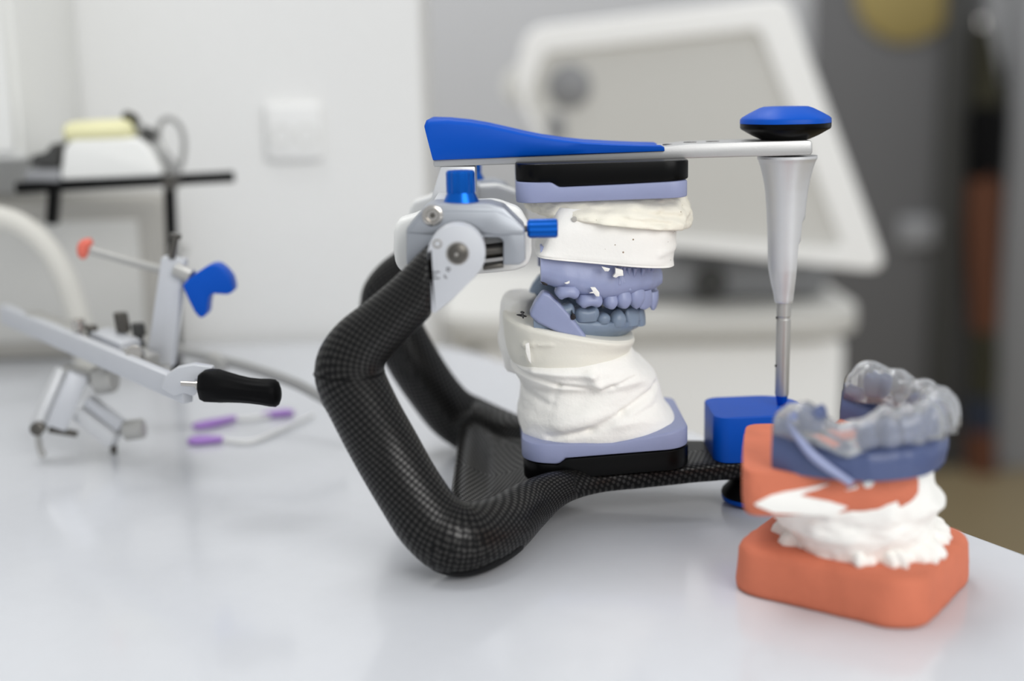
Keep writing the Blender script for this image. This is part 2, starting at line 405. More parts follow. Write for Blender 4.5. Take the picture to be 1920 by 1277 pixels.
# seam rings at the elbows and rubber shoes under the feet
for sgn in (-1, 1):
    mb = MB(); c = P(655, 698, YS); c = Vector((c.x, abs(c.y) * sgn, c.z))
    r0 = px2mm(66, YS)
    mb.lathe([(r0 - 2, -.35), (r0 + .12, -.35), (r0 + .25, 0), (r0 + .12, .35), (r0 - 2, .35)], c, (0.03, 0, 1), 48)
    mb.build('elbow_seam', 'black', ar)
    vs, fs, ix = [], [], {}
    for pl in me2.polygons:                      # thin rubber shoe following the underside of the heel
        c_ = pl.center / MM
        if c_.z < 5.2 + (c_.x - PN[10 * 8].x) * .12 and c_.y * sgn > 40 and abs(c_.x - PN[10 * 8].x) < 22:
            f_ = []
            for vi in pl.vertices:
                if vi not in ix:
                    ix[vi] = len(vs); v_ = me2.vertices[vi]; vs.append(v_.co / MM + v_.normal * .16)
                f_.append(ix[vi])
            fs.append(f_)
    mb = MB(); mb.raw(vs, fs); mb.build('rubber_foot', 'black_soft', ar, 70)
# ---- hinge plates (teardrop), pins, condylar housings on both sides
def hinge(side):
    def Q(x, y, Y=YS - 6):                    # near plane point, mirrored for the far side
        p = P(x, y, Y); return Vector((p.x, p.y * (-1 if side > 0 else 1), p.z))
    out = Vector((0, side, 0))
    pts = []
    for k in range(25):
        a = R(200 - 250 * k / 24); pts.append(Q(856 + 54 * math.cos(a), 476 - 54 * math.sin(a)))
    pts += [Q(893, 517), Q(850, 560), Q(816, 587), Q(809, 584), Q(808, 520), Q(808, 470), Q(811, 456)]
    mb = MB(); mb.prism(pts, -out * 11, 1.4, 3, 40); hp = mb.build('hinge_plate', 'silver_light', ar, 45)
    c = Q(858, 475)
    mb = MB(); mb.lathe([(3.3, -1), (3.3, .5), (2.9, .8), (0.01, .8)], c, out, 32); d_ = mb.build('hinge_pin', 'dark_steel', hp)
    mb = MB(); mb.lathe([(3.9, -1), (3.9, .25), (3.4, .3), (3.4, -.2)], c, out, 32); mb.build('pin_collar', 'steel', hp)
    mb = MB(); mb.lathe([(.8, 0), (.7, 1.1), (.01, 1.2)], Q(856, 477), out, 16); mb.build('pin_point', 'steel', hp)
    mb = MB(); mb.lathe([(1.6, -.4), (1.6, .12), (1.1, .2), (.9, -.1), (.01, -.1)], Q(820, 457), out, 20); mb.build('set_screw', 'steel', hp)
    mb = MB()
    for k, (l, y) in enumerate(((14, 510), (8, 516), (14, 522))):
        mb.frame_box(Q(811 + l / 2, y, YS - 6.1), Vector((l / 2 * .17, 0, 0)), Vector((0, .12, 0)), Vector((0, 0, .12)))
    mb.build('scale_marks', 'ink', hp)
    mb = MB()                                   # the small engraved figure and letter on the plate
    for (x, y, w_, h_) in ((838, 505, 1.5, 7), (841, 502, 4, 1.4), (844, 505, 1.4, 4), (841, 508, 4, 1.4), (834, 518, 1.4, 6), (837, 521, 3.6, 1.4)):
        mb.frame_box(Q(x, y, YS - 6.1), Vector((w_ * .085, 0, 0)), Vector((0, .12, 0)), Vector((0, 0, h_ * .085)))
    mb.build('engraving', 'ink', hp)
    # housing
    YH = YS + 8
    pts = [Q(x, y, YH) for x, y in ((762, 500), (762, 428), (797, 388), (812, 383), (918, 383), (945, 390), (984, 428), (986, 488), (975, 497), (943, 497), (943, 452), (936, 446), (905, 446), (905, 500))]
    mb = MB(); mb.prism(pts, -out * 20, .9, 2, 25); hs = mb.build('condylar_housing', 'housing', ar, 30)
    mb = MB(); pts = [Q(x, y, YH - .8) for x, y in ((764, 436), (783, 413), (800, 396), (930, 396), (960, 410), (983, 430), (983, 440), (930, 441), (900, 436), (800, 440))]
    mb.prism(pts, -out * 3, .6, 2, 25); mb.build('housing_rib', 'housing', hs, 30)
    mb = MB(); mb.lathe([(3.6, -1), (3.6, .5), (3.0, .9), (2.2, .9), (1.9, .1), (.01, .1)], Q(811, 404, YH - 1), out, 28); sc_ = mb.build('housing_screw', 'steel', hs)
    mb = MB(); mb.lathe([(1.0, -.1), (1.0, .5), (0.01, .5)], Q(811, 404, YH - 1), out, 6); mb.build('socket', 'dark_steel', sc_)
    mb = MB(); mb.beam(Q(906, 500, YH + 6), Q(944, 495, YH + 6), 8, 1.6, .3); mb.build('slot_floor', 'dark_steel', hs)
    mb = MB(); mb.lathe([(2.6, -6), (2.6, 6)], Q(925, 470, YH + 8), (1, 0, .1), 20); mb.build('slot_spindle', 'dark_steel', hs)
    # white inner cheek
    YC = YS + 28
    pts = [Q(x, y, YC) for x, y in ((742, 500), (737, 470), (738, 430), (746, 412), (775, 404), (830, 380), (930, 376), (975, 392), (996, 430), (997, 480), (988, 500), (965, 508), (930, 512), (830, 520), (765, 520))]
    mb = MB(); mb.prism(pts, -out * 12, 2.5, 3, 15); mb.build('inner_cheek', 'white_plastic', ar, 50)
    # vertical adjusting knob and horizontal thumb screw
    k = Q(865, 384, YS + 18); sc = .21
    mb = MB(); mb.lathe([(6.6, 0), (6.6, .4), (5.0, 4.0), (4.9, 4.4)], k, (0, 0, 1), 40); kb = mb.build('adjusting_knob', 'blue_anod', ar)
    mb = MB(); mb.lathe([(4.8, 4.2), (4.9, 4.5), (4.9, 11.2), (4.5, 11.9), (.01, 11.9)], k, (0, 0, 1), 96, .045, 12); mb.build('knurled_head', 'blue_anod', kb, 25)
    if side < 0:
        c = Q(983, 429, YS + 14)
        mb = MB(); mb.lathe([(5 * .23, 0), (5 * .23, 6)], c - Vector((2, 0, 0)), (1, 0, 0), 16); s0 = mb.build('thumb_screw', 'dark_steel', ar)
        mb = MB(); mb.lathe([(2.4, 1), (3.1, 1.8), (3.15, 11), (2.8, 11.6), (.01, 11.6)], c, (1, 0, 0.0), 60, .05, 10); mb.build('screw_grip', 'blue_anod', s0, 25)
hinge(-1); hinge(1)
# ---- rear cross beam, wedge bracket, upper bar
xb0, xb1 = P(815, 350, -20).x, P(895, 350, -20).x
mb = MB(); z0, z1 = P(850, 402, 0).z, P(850, 372, 0).z
mb.beam((lerp(xb0, xb1, .5), -44, (z0 + z1) / 2 + 2), (lerp(xb0, xb1, .5), 44, (z0 + z1) / 2 + 2), 15, 9, 1); mb.build('cross_beam', 'silver', ar)
mb = MB(); pts = [P(x, y, -11) for x, y in ((826, 312), (891, 312), (893, 385), (803, 392))]; mb.prism(pts, (0, 22, 0), .6); mb.build('rear_bracket', 'silver', ar)
mb = MB(); pts = [P(x, y, -11.5) for x, y in ((812, 299), (1000, 289), (1250, 275), (1290, 270), (1400, 266), (1518, 263), (1523, 266), (1524, 287), (1519, 291), (1290, 297), (1000, 307), (813, 313))]
mb.prism(pts, (0, 23, 0), .6, 2, 40); bar = mb.build('upper_bar', 'bar', ar, 30)
mb = MB()
for x in (1262, 1302, 1345):
    p = P(x, interp(x, [1250, 1290, 1400], [275, 270, 266]), -11.5); mb.lathe([(2.6, -1), (2.6, .12), (1.8, .12), (1.6, -.2), (.01, -.2)], Vector((p.x, 0, p.z)), (0, 0, 1), 24)
mb.build('bar_screws', 'dark_steel', bar)
# blue saddle on the bar
top = [(795, 236), (799, 226), (806, 223), (840, 224), (880, 228), (915, 234), (950, 242), (985, 250), (1020, 257), (1060, 263), (1100, 267), (1150, 270), (1200, 272), (1240, 273), (1246, 276)]
rr = []
zb_ = lambda x: interp(x, [795, 812, 1000, 1246], [301, 300, 293.5, 284])
prof = [P(x, y, -14) for x, y in top]; bot = [P(max(x, 812 if i < 4 else x), zb_(x), -13) for i, (x, y) in enumerate(top)]
for i in range(len(top)):
    pt, pb = prof[i], bot[i]; ring = []; h = pt.z - pb.z; hw = 14.2 if i < 9 else lerp(14.2, 13.2, (i - 9) / 6)
    sec = [(-hw + 1.2, 0), (-hw + .3, h * .1), (-hw, h * .5), (-hw, h * .86), (-hw + .7, h * .97), (-hw + 2.2, h + .1), (-hw + 5, h - .12 * min(h, 8)), (0, h - .25 * min(h, 8)), (hw - 5, h - .12 * min(h, 8)), (hw - 2.2, h + .1), (hw - .7, h * .97), (hw, h * .86), (hw, h * .5), (hw - .3, h * .1), (hw - 1.2, 0)]
    for (y, z) in sec:
        t = z / h if h > .1 else 0
        ring.append(Vector((lerp(pb.x, pt.x, min(1, t)), y, pb.z + z)))
    rr.append(ring)
mb = MB(); mb.rings(rr); mb.build('blue_cover', 'blue_soft', ar, 50)
# top knob
c = P(1472, 262, 0); s_ = 1 / 4.78
mb = MB(); mb.lathe([(40 * s_, 0), (45 * s_, .3), (60 * s_, 8 * s_), (81 * s_, 20 * s_), (82.5 * s_, 23 * s_), (82.5 * s_, 30.2 * s_)], c, (0, 0, 1), 96); kn = mb.build('clamp_knob', 'black', ar)
mb = MB(); mb.lathe([(80 * s_, 30 * s_), (82.3 * s_, 30.6 * s_), (82 * s_, 38 * s_), (79 * s_, 41.5 * s_), (66 * s_, 49 * s_), (48 * s_, 58 * s_), (40 * s_, 60.5 * s_), (30 * s_, 60.5 * s_), (10 * s_, 57 * s_), (.01, 57 * s_)], c, (0, 0, 1), 96, .012, 6); mb.build('knob_cap', 'blue_soft', kn, 45)
# incisal pin: holder, rod, tip
ax = P(1470, 560, 0)
def zy(y): return P(1470, y, 0).z
prof = [(292, 54), (297, 54), (303, 51), (318, 46.5), (335, 42.5), (355, 39), (380, 36.5), (410, 34.5), (450, 32.5), (485, 31.5), (505, 30), (530, 25), (550, 20), (564, 17.5), (567, 16)]
sp = 1 / 4.72
clipx = lambda z: interp(z, [zy(565), zy(460), zy(455), zy(452), zy(420), zy(412), zy(380), zy(300)], [15 * sp, 18.5 * sp, 19.5 * sp, 23.5 * sp, 25 * sp, 35 * sp, 37 * sp, 60 * sp])
rows = []
for (y0, r0), (y1, r1) in zip(prof, prof[1:]):
    for k in range(4): rows.append((lerp(r0, r1, k / 4) * sp, zy(lerp(y0, y1, k / 4)) ))
rows.append((16 * sp, zy(567))); rows.append((.01, zy(567)))
mb = MB(); mb.lathe(rows, Vector((ax.x, 0, 0)), (0, 0, 1), 96, clip=clipx); ph = mb.build('pin_holder', 'silver', ar, 40)
mb = MB(); mb.lathe([(13.4 * sp, zy(560)), (13.4 * sp, zy(592)), (12.2 * sp, zy(594)), (12.2 * sp, zy(597)), (13.4 * sp, zy(599)), (13 * sp, zy(738)), (12 * sp, zy(741)), (.01, zy(741))], Vector((ax.x, 0, 0)), (0, 0, 1), 40)
rod = mb.build('incisal_pin', 'silver_dull', ar, 30)
mb = MB(); mb.lathe([(11.8 * sp, zy(740)), (10 * sp, zy(752)), (7 * sp, zy(764)), (4 * sp, zy(767)), (.01, zy(768))], Vector((ax.x, 0, 0)), (0, 0, 1), 32); mb.build('pin_tip', 'blue_anod', rod)
for y in (595, 685):
    mb = MB(); p = P(1456, y, -1); mb.lathe([(.55, 0), (.5, .25), (.01, .3)], Vector((ax.x - 13.2 * sp, -.6, zy(y))), (-1, -.25, 0), 12); mb.build('rod_dimple', 'ink', rod)
# incisal table
x0, x1 = P(1341, 830, -17).x, P(1341, 830, -17).x + 37
zt = interp(0, [0, 1], [0, 0]) + P(1380, 784, -17).z
mb = MB(); slab(mb, densify(rrect(x0, x1, -17, 17, 5, 8, (15, 6, 6, 15)), 3), 20.6, lambda x: zt + (x - x0) * .02, .8); it = mb.build('incisal_table', 'blue_soft', ar, 40)
mb = MB(); p = P(1418, 812, -17); ring_ = [Vector((p.x + 2.2 * math.cos(a), -17.05, p.z + 2.9 * math.sin(a))) for a in np.linspace(0, 2 * math.pi, 25)]
mb.tube(ring_, .14, 6, 1); mb.build('engraved_ring', 'ink', it)
# front foot under the bar
fx = P(1408, 930, 0).x
mb = MB(); mb.lathe([(7, 13), (9, 9), (12.2, 5.5), (12.6, 4.2), (12.2, 3.2)], (fx, -3, 0), (0, 0, 1), 48); ff = mb.build('front_foot', 'black_soft', ar)
mb = MB(); mb.lathe([(12.0, 3.4), (12.5, 2.8), (12.0, 1.4), (9.5, .3), (.01, 0)], (fx, -3, 0), (0, 0, 1), 48); mb.build('foot_ring', 'blue_soft', ff)
# ---- black magnetic plates
PX0, PX1 = 966, 1277
def plate(name, ytop, ybot, m, parent, Yf=-28, r=9, xl=PX0, xr=PX1, bev=.7):
    """ytop / ybot: lists of picture points along the near face giving the upper and lower outline"""
    tp = [P(x, y, Yf) for x, y in ytop]; bt = [P(x, y, Yf) for x, y in ybot]
    ft = lambda X: interp(X, [p.x for p in tp], [p.z for p in tp]); fb = lambda X: interp(X, [p.x for p in bt], [p.z for p in bt])
    ym = (ytop[0][1] + ybot[0][1]) / 2; x0, x1 = P(xl, ym, 0).x, P(xr, ym, 0).x
    ol = rrect(x0, x1, Yf, -Yf, r, 8, (r, r, r, r)); ol = densify(ol, 1.2)
    mb = MB(); slab(mb, ol, fb, ft, bev); return mb.build(name, m, parent, 40)
plate('upper_magnet_plate', [(960, 309), (1280, 301)], [(950, 342), (1029, 341), (1032, 341), (1047, 350), (1160, 345), (1290, 338)], 'black', ar)
plate('lower_magnet_plate', [(960, 868), (1046, 872), (1060, 861), (1285, 843)], [(960, 907), (1285, 880)], 'black', ar, xl=982, xr=1277)

# ================================================================== JAW MODELS
def tooth_mesh(kind, w_, d_, h_):
    nu, nv = 20, 10; n = {'molar': 3.0, 'premolar': 2.4, 'canine': 2.2, 'incisor': 2.6}[kind]
    rr = []
    for j in range(nv + 1):
        t = j / nv; ring = []
        if kind == 'molar': r = (1 - t ** 4.5) ** (1 / 2.4)
        elif kind == 'premolar': r = (1 - t ** 3) ** (1 / 2)
        elif kind == 'canine': r = (1 - t ** 2.3) ** .72
        else: r = (1 - t ** 6) ** (1 / 3)
        neck = .76 + .24 * math.sin(math.pi * min(1, t * 1.15 + .08) * .62)
        for i in range(nu):
            a = 2 * math.pi * i / nu; c, s_ = math.cos(a), math.sin(a)
            ux = math.copysign(abs(c) ** (2 / n), c); uy = math.copysign(abs(s_) ** (2 / n), s_)
            x = ux * w_ / 2 * r * neck; y = uy * d_ / 2 * r * neck; z = t * h_
            if kind == 'molar':
                z += .16 * h_ * t ** 2 * (-math.cos(4 * a)) * r - .2 * h_ * t ** 6 * (1 - r)
                rad = 1 - .10 * t ** 2 * max(0, math.cos(2 * a + math.pi)) ** 4; y *= rad
            elif kind == 'premolar': z += .14 * h_ * t ** 2 * (-math.cos(2 * a)) * r
            elif kind == 'incisor': y *= (1 - .72 * t)
            ring.append(Vector((x, y, z)))
        rr.append(ring)
    return rr
class Arch:
    def __init__(s, xr, L, hw, e=2.4, org=Vector((0, 0, 0)), rot=0.0): s.xr, s.L, s.hw, s.e, s.org, s.rot = xr, L, hw, e, org, rot
    def pt(s, a, off=0.0):                     # a in -90..90, near rear .. front .. far rear
        def raw(a):
            c, q = math.cos(R(a)), math.sin(R(a)); k = 2 / s.e
            return Vector((s.xr + s.L * max(c, 0) ** k, s.hw * math.copysign(abs(q) ** k, q), 0))
        p = raw(a); t = raw(min(a + 1, 90)) - raw(max(a - 1, -90)); t.normalize(); n = Vector((t.y, -t.x, 0))
        return p + n * off, t, n
    def a_of_x(s, X):                          # near-side angle for a given x
        f = max(0.0, min(1.0, (X - s.xr) / s.L)); return -math.degrees(math.acos(f ** (s.e / 2)))
    def W(s, p):
        c, q = math.cos(s.rot), math.sin(s.rot); return Vector((s.org.x + p.x * c - p.y * q, s.org.y + p.x * q + p.y * c, s.org.z + p.z))
def gum(arch, zbase, zmarg, prof, amp=.25, seed=0, steps=120, teeth=(), dip=0.0, inset=0.0):
    rr = []
    for i in range(steps + 1):
        a = -90 + 180 * i / steps; ring = []
        p0, t, n = arch.pt(a)
        zb, zm = zbase(p0.x), zmarg(p0.x)
        sc_ = sum(math.exp(-((a - ta) / tw) ** 2) for ta, tw in teeth)
        for off, f in prof:
            q = p0 + n * (off - inset * (1 - f) * math.cos(R(a))); f2 = f + dip * sc_ * (1 if f > .6 else 0); q.z = lerp(zb, zm, f2); q = arch.W(q)
            d = amp * fbm(q, 4, seed); bulge = .55 * sc_ * (1 if .3 < f < .95 and off > 0 else 0); q += arch.W(n) * 0
            nn = arch.W(n) - arch.W(Vector((0, 0, 0))); q += nn * (d + bulge); ring.append(q)
        rr.append(ring)
    mb = MB(); mb.rings(rr); return mb
def add_tooth(parent, arch, a, kind, w_, d_, h_, zn, sign, m, tilt=0.0, name='tooth', off=0.0):
    p, t, n = arch.pt(a, off); mb = MB(); rr = tooth_mesh(kind, w_, d_, h_); zz = Vector((0, 0, sign))
    axn = (zz + n * tilt).normalized()
    rings_ = []
    for ring in rr: rings_.append([arch.W(p + Vector((0, 0, zn)) + t * v.x + n * v.y + axn * v.z) for v in ring])
    mb.rings(rings_); return mb.build(name, m, parent, 60)

# ---- upper model: lilac plate, cream plaster, white stone block, lilac arch
up = thing('upper_jaw_model', 'upper jaw model of lilac resin teeth under white stone, hanging from the upper black plate', 'dental model', P(1130, 480, 0))
plate('mounting_plate', [(950, 343), (1029, 342), (1032, 342), (1047, 351), (1160, 346), (1290, 339)], [(955, 383), (1290, 371)], 'resin_plate', up, r=7, xl=967, xr=1274)
rows = [(990, 366, 1268, 356, 23, 2.6), (984, 374, 1280, 364, 25, 2.5), (986, 384, 1289, 378, 27, 2.4), (996, 394, 1294, 398, 29, 2.3), (1012, 398, 1293, 412, 30, 2.3), (1034, 398, 1288, 422, 30, 2.3), (1060, 400, 1280, 424, 28, 2.3), (1080, 400, 1262, 420, 24, 2.3)]
blob(rows, 0, 150, 7, 1.7, 8, 3.1, [mk(1190, 398, 1285, 412, -.9, 1.0, -30), mk(1150, 410, 1265, 424, -.8, .9, -30), mk(1060, 392, 1140, 396, -.8, 1.2, -30), mk(1210, 383, 1275, 385, -.8, 1, -28)], .12).build('plaster_mount', 'plaster_cream', up, 80)
rows = [(1038, 378, 1262, 392, 25, 2.6), (1033, 392, 1265, 404, 26.5, 2.7), (1026, 416, 1264, 432, 28, 2.8), (1014, 446, 1260, 468, 28.6, 2.9), (1006, 458, 1258, 480, 28.8, 3.0), (1004, 463, 1257, 486, 28.6, 3.0), (1006, 467, 1254, 490, 27.6, 3), (1030, 470, 1230, 488, 18, 2.6)]
blob(rows, 0, 190, 6, .25, 14, 9.2, [mk(1230, 468, 1262, 460, .8, 1.2, -10), mk(1235, 500, 1258, 496, .7, 1.4, -12), mk(1010, 478, 1190, 516, .35, 1.2)], .06, 10).build('stone_block', 'cast_white', up, 50)
mb = MB(); p = P(1077, 411, -27.4); mb.lathe([(1.0, -.4), (1.05, .08), (.8, .15), (.01, .1)], p, (0, -1, 0), 16); mb.build('sprue_plug', 'beige_grey', up)
YA = -24.0
xr_, xf_ = P(1014, 520, YA).x, P(1219, 560, 0).x
AU = Arch(xr_, xf_ - xr_, 23.0, 2.2)
zb_pts = [P(x, y, YA) for x, y in ((1014, 462), (1240, 480))]
zm_pts = [P(x, y, YA) for x, y in ((1012, 528), (1030, 531), (1046, 537), (1062, 540), (1084, 549), (1110, 557), (1143, 560), (1166, 556), (1192, 552), (1215, 553), (1240, 553))]
zbf = lambda X: interp(X, [p.x for p in zb_pts], [p.z for p in zb_pts]); zmf = lambda X: interp(X, [p.x for p in zm_pts], [p.z for p in zm_pts])
UT = [('molar', 1063, 40, 10, 560, 534, 9.5), ('molar', 1104, 41, 10, 576, 550, 9.5), ('premolar', 1143, 24, 8, 579, 553, 8), ('premolar', 1167, 27, 7.5, 578, 546, 7.5), ('canine', 1193, 29, 7, 579, 541, 7), ('incisor', 1213, 30, 6, 580, 543, 6), ('incisor', 1227, 40, 6, 582, 545, 6)]
def place_teeth(spec, arch, sign, m, root, Ynear, dx=0):
    tl = []
    for i, (kind, px, wpx, dep, yt, yn, _) in enumerate(spec):
        X = P(px, yt, Ynear).x
        if kind == 'incisor':
            a = -27 if i == len(spec) - 2 else -9
            q, t, n = arch.pt(a); wmm = 6.6 if i == len(spec) - 2 else 8.2
            Yq = q.y
        else:
            a = arch.a_of_x(X); q, t, n = arch.pt(a); wmm = wpx / 4.95 / max(.55, abs(t.x)); Yq = q.y
        zt_, zn_ = P(px, yt, Yq).z, P(px, yn, Yq).z
        tl.append((a, kind, wmm, dep, abs(zn_ - zt_), zn_))
    for a, kind, wmm, dep, h_, zn_ in tl:
        for sg in (1, -1):
            add_tooth(root, arch, a * sg, kind, wmm * 1.2, dep, h_, zn_, sign, m, .1 if sign < 0 else .05, off=.8)
    return [(t[0] * s, max(2.5, t[2] * .42 * 2.2)) for t in tl for s in (1, -1)]
tt = place_teeth(UT, AU, -1, 'resin', up, YA)
PROF = [(-7, 0), (-7, .5), (-5.5, .9), (-2, 1.05), (1.5, 1.05), (3.0, .99), (3.9, .9), (4.3, .78), (4.0, .62), (3.4, .5), (3.2, .3), (2.6, .12), (1.5, 0)]
g = gum(AU, zbf, zmf, PROF, .35, 2, 150, tt, 0.0).build('gum_arch', 'resin', up, 60)
# fine strands that run from the gum up to the stone at the front
for i, (x0, y0, x1, y1) in enumerate(((1163, 508, 1161, 529), (1170, 508, 1170, 526), (1179, 510, 1180, 540), (1191, 511, 1186, 532), (1207, 512, 1198, 530), (1216, 510, 1212, 534), (1224, 508, 1217, 532), (1232, 507, 1228, 528))):
    a = AU.a_of_x(P(x1, y1, -14).x); Yq = AU.pt(a)[0].y - 4.9
    mb = MB(); mb.tube([P(x0, y0 - 8, Yq), P(lerp(x0, x1, .5), lerp(y0, y1, .5), Yq), P(x1, y1 + 4, Yq)], [1.0, .45, .9], 8, 4); mb.build('resin_strand', 'resin', up, 80)
def flake(pts, Y, m, root, name, th=.5):
    mb = MB(); mb.prism([P(x, y, Y) for x, y in pts], (0, th, 0), .12); return mb.build(name, m, root, 40)
flake(((1107, 539), (1116, 539), (1124, 549), (1124, 556), (1118, 556), (1113, 550), (1105, 550), (1112, 547)), YA - 4.9, 'plaster', up, 'plaster_flake', 1.2)
flake(((1154, 503), (1168, 507), (1169, 517), (1160, 518), (1155, 521), (1149, 519), (1154, 513)), YA - 3.6, 'plaster', up, 'plaster_flake', 3)
flake(((1128, 500), (1144, 504), (1141, 509), (1134, 509)), YA - 4.8, 'plaster', up, 'plaster_flake', 1)
flake(((1058, 531), (1068, 527), (1068, 531), (1063, 533)), YA - 4.8, 'plaster', up, 'plaster_flake', 1)
flake(((1013, 528), (1020, 529), (1027, 533), (1026, 536), (1018, 534)), YA - 4.9, 'ink', up, 'ink_mark', .4)

# ---- lower model
lo = thing('lower_jaw_model', 'lower jaw model of blue grey teeth on lumpy white plaster above the lower black plate', 'dental model', P(1130, 880, 0))
plate('mounting_plate', [(960, 829), (1000, 833), (1150, 832), (1290, 806)], [(960, 867), (1045, 871), (1059, 860), (1285, 842)], 'resin_plate', lo, Yf=-28, r=9, xl=978, xr=1276, bev=.9)
mb = MB(); p = P(1258, 812, -17); mb.lathe([(2.4, -.5), (2.4, 1.0), (1.9, 1.5), (.01, 1.5)], p, (0, 0, 1), 20); mb.build('plate_peg', 'resin_plate', lo)
rows = [(1000, 645, 1168, 650, 18, 2.4), (968, 660, 1182, 650, 25, 2.4), (955, 674, 1192, 662, 27.5, 2.4), (962, 690, 1208, 675, 28, 2.4), (970, 702, 1222, 690, 28, 2.4), (974, 716, 1230, 705, 25, 2.5), (976, 734, 1236, 726, 25.5, 2.5), (975, 750, 1240, 742, 27.5, 2.5), (972, 766, 1248, 756, 28.5, 2.6), (972, 782, 1257, 768, 27.8, 2.7), (975, 798, 1264, 782, 27.5, 2.8), (982, 808, 1262, 792, 26.5, 2.8), (990, 814, 1252, 798, 25, 2.8)]
marks = [mk(960, 702, 1045, 722, -1.5, .9), mk(1045, 722, 1112, 728, -1.5, .9), mk(1112, 734, 1150, 724, -1.2, 1.0), mk(1150, 724, 1190, 712, -.9, .9), mk(1003, 699, 1110, 702, 1.7, 1.7), mk(1105, 700, 1122, 728, 2.2, 1.8),
         mk(1235, 738, 1170, 775, -2.1, 1.5), mk(1170, 775, 1105, 805, -2.0, 1.6), mk(1105, 805, 1030, 822, -1.7, 1.3), mk(1225, 745, 1160, 790, .8, 3), mk(1150, 750, 1060, 800, 1.9, 5), mk(1045, 728, 1040, 760, -.5, 1.2), mk(1130, 800, 1230, 770, -.6, 1.2), mk(975, 745, 1035, 765, -.8, 1.5), mk(1180, 690, 1230, 735, .9, 3), mk(1040, 760, 1100, 785, .9, 5)]
blob(rows, 0, 190, 9, .7, 17, 1.7, marks, .05).build('plaster_mount', 'plaster', lo, 80)
rows = [(990, 590, 1150, 622, 14, 2.4), (952, 584, 1182, 624, 25, 2.6), (945, 586, 1187, 627, 27.2, 2.6), (943, 591, 1188, 631, 27.8, 2.6), (944, 603, 1186, 636, 27.6, 2.6), (946, 628, 1181, 645, 27.3, 2.4), (952, 655, 1176, 660, 27, 2.4), (964, 672, 1166, 668, 25, 2.4), (1000, 676, 1140, 672, 15, 2.4)]
blob(rows, 0, 170, 7, .3, 14, 6.6, [mk(985, 650, 992, 672, .9, 1.0), mk(982, 652, 1000, 648, .7, .8), mk(1010, 648, 1035, 646, .6, .7), mk(985, 672, 993, 682, .8, 1.3), mk(960, 610, 1180, 648, -.15, .7)], .06).build('stone_block', 'cast_cream', lo, 50)
# rough plaster lump at the back left of the stone
rows = [(960, 552, 1000, 550, 10, 2.2), (944, 556, 1006, 556, 15, 2.2), (938, 590, 1010, 600, 16, 2.2), (936, 640, 1010, 640, 16, 2.2), (950, 690, 1000, 690, 12, 2.2)]
blob(rows, 14, 60, 6, 1.3, 6, 4.4, (), .2).build('plaster_lump', 'plaster', lo, 80)
YB = -20.0
xr_, xf_ = P(1000, 590, YB).x, P(1196, 600, 0).x
AL = Arch(xr_, xf_ - xr_, 20.0, 2.2)
zb_pts = [P(x, y, YB) for x, y in ((992, 606), (1040, 630), (1090, 646), (1190, 646))]
zm_pts = [P(x, y, YB) for x, y in ((992, 585), (1003, 566), (1016, 550), (1024, 549), (1040, 562), (1060, 580), (1078, 594), (1117, 603), (1150, 608), (1200, 610))]
zbl = lambda X: interp(X, [p.x for p in zb_pts], [p.z for p in zb_pts]); zml = lambda X: interp(X, [p.x for p in zm_pts], [p.z for p in zm_pts])
LT = [('molar', 1056, 36, 9.5, 564, 596, 0), ('molar', 1097, 42, 9.5, 570, 600, 0), ('premolar', 1129, 24, 7.5, 584, 604, 0), ('canine', 1158, 27, 7, 578, 610, 0), ('incisor', 1180, 26, 5.5, 574, 609, 0), ('incisor', 1192, 26, 5.5, 573, 609, 0)]
tt = place_teeth(LT, AL, 1, 'resin_grey', lo, YB)
PROFL = [(-6.5, 0), (-6.5, .5), (-5, .9), (-2, 1.02), (1.5, 1.02), (3.2, .95), (4.2, .75), (4.6, .5), (4.4, .3), (4.2, 0)]
gum(AL, zbl, zml, PROFL, .3, 8, 150, tt, 0.0, 10.0).build('gum_arch', 'resin_grey', lo, 60)
# smooth facet where the arch was cut off behind the last molar
for sg in (1, -1):
    pts = [P(x, y, YB - 5.4) for x, y in ((1018, 548), (1003, 568), (992, 592), (1008, 606), (1045, 624), (1104, 640), (1096, 627), (1070, 592), (1046, 566), (1030, 552))]
    pts = [Vector((p.x, p.y * sg, p.z)) for p in pts]; mb = MB(); mb.prism(pts, (0, 9 * sg, 0), 1.6, 4)
    mb.build('arch_heel', 'resin_grey' if sg < 0 else 'resin', lo, 60)
mb = MB(); mb.prism([P(x, y, YB - 5.9) for x, y in ((1073, 582), (1074, 588), (1079, 592), (1080, 597), (1076, 600), (1071, 599), (1070, 594), (1073, 590))], (0, 2, 0), .15); mb.build('ink_mark', 'ink', lo)
mb = MB()
for seg_ in (((969, 592), (987, 595)), ((976, 587), (983, 588)), ((979, 588), (981, 598))):
    p, q = [T(x, y, P(978, 592, -24).z) for x, y in seg_]; p.z += .35; q.z += .35; mb.tube([p, (p + q) / 2 + Vector((0, 0, .05)), q], [.2, .55, .25], 6, 3)
mb.build('ink_mark', 'ink', lo)
flake(((985, 645), (992, 643), (994, 660), (996, 682), (991, 676), (986, 660)), -28.4, 'plaster', lo, 'plaster_flake', 1.5)

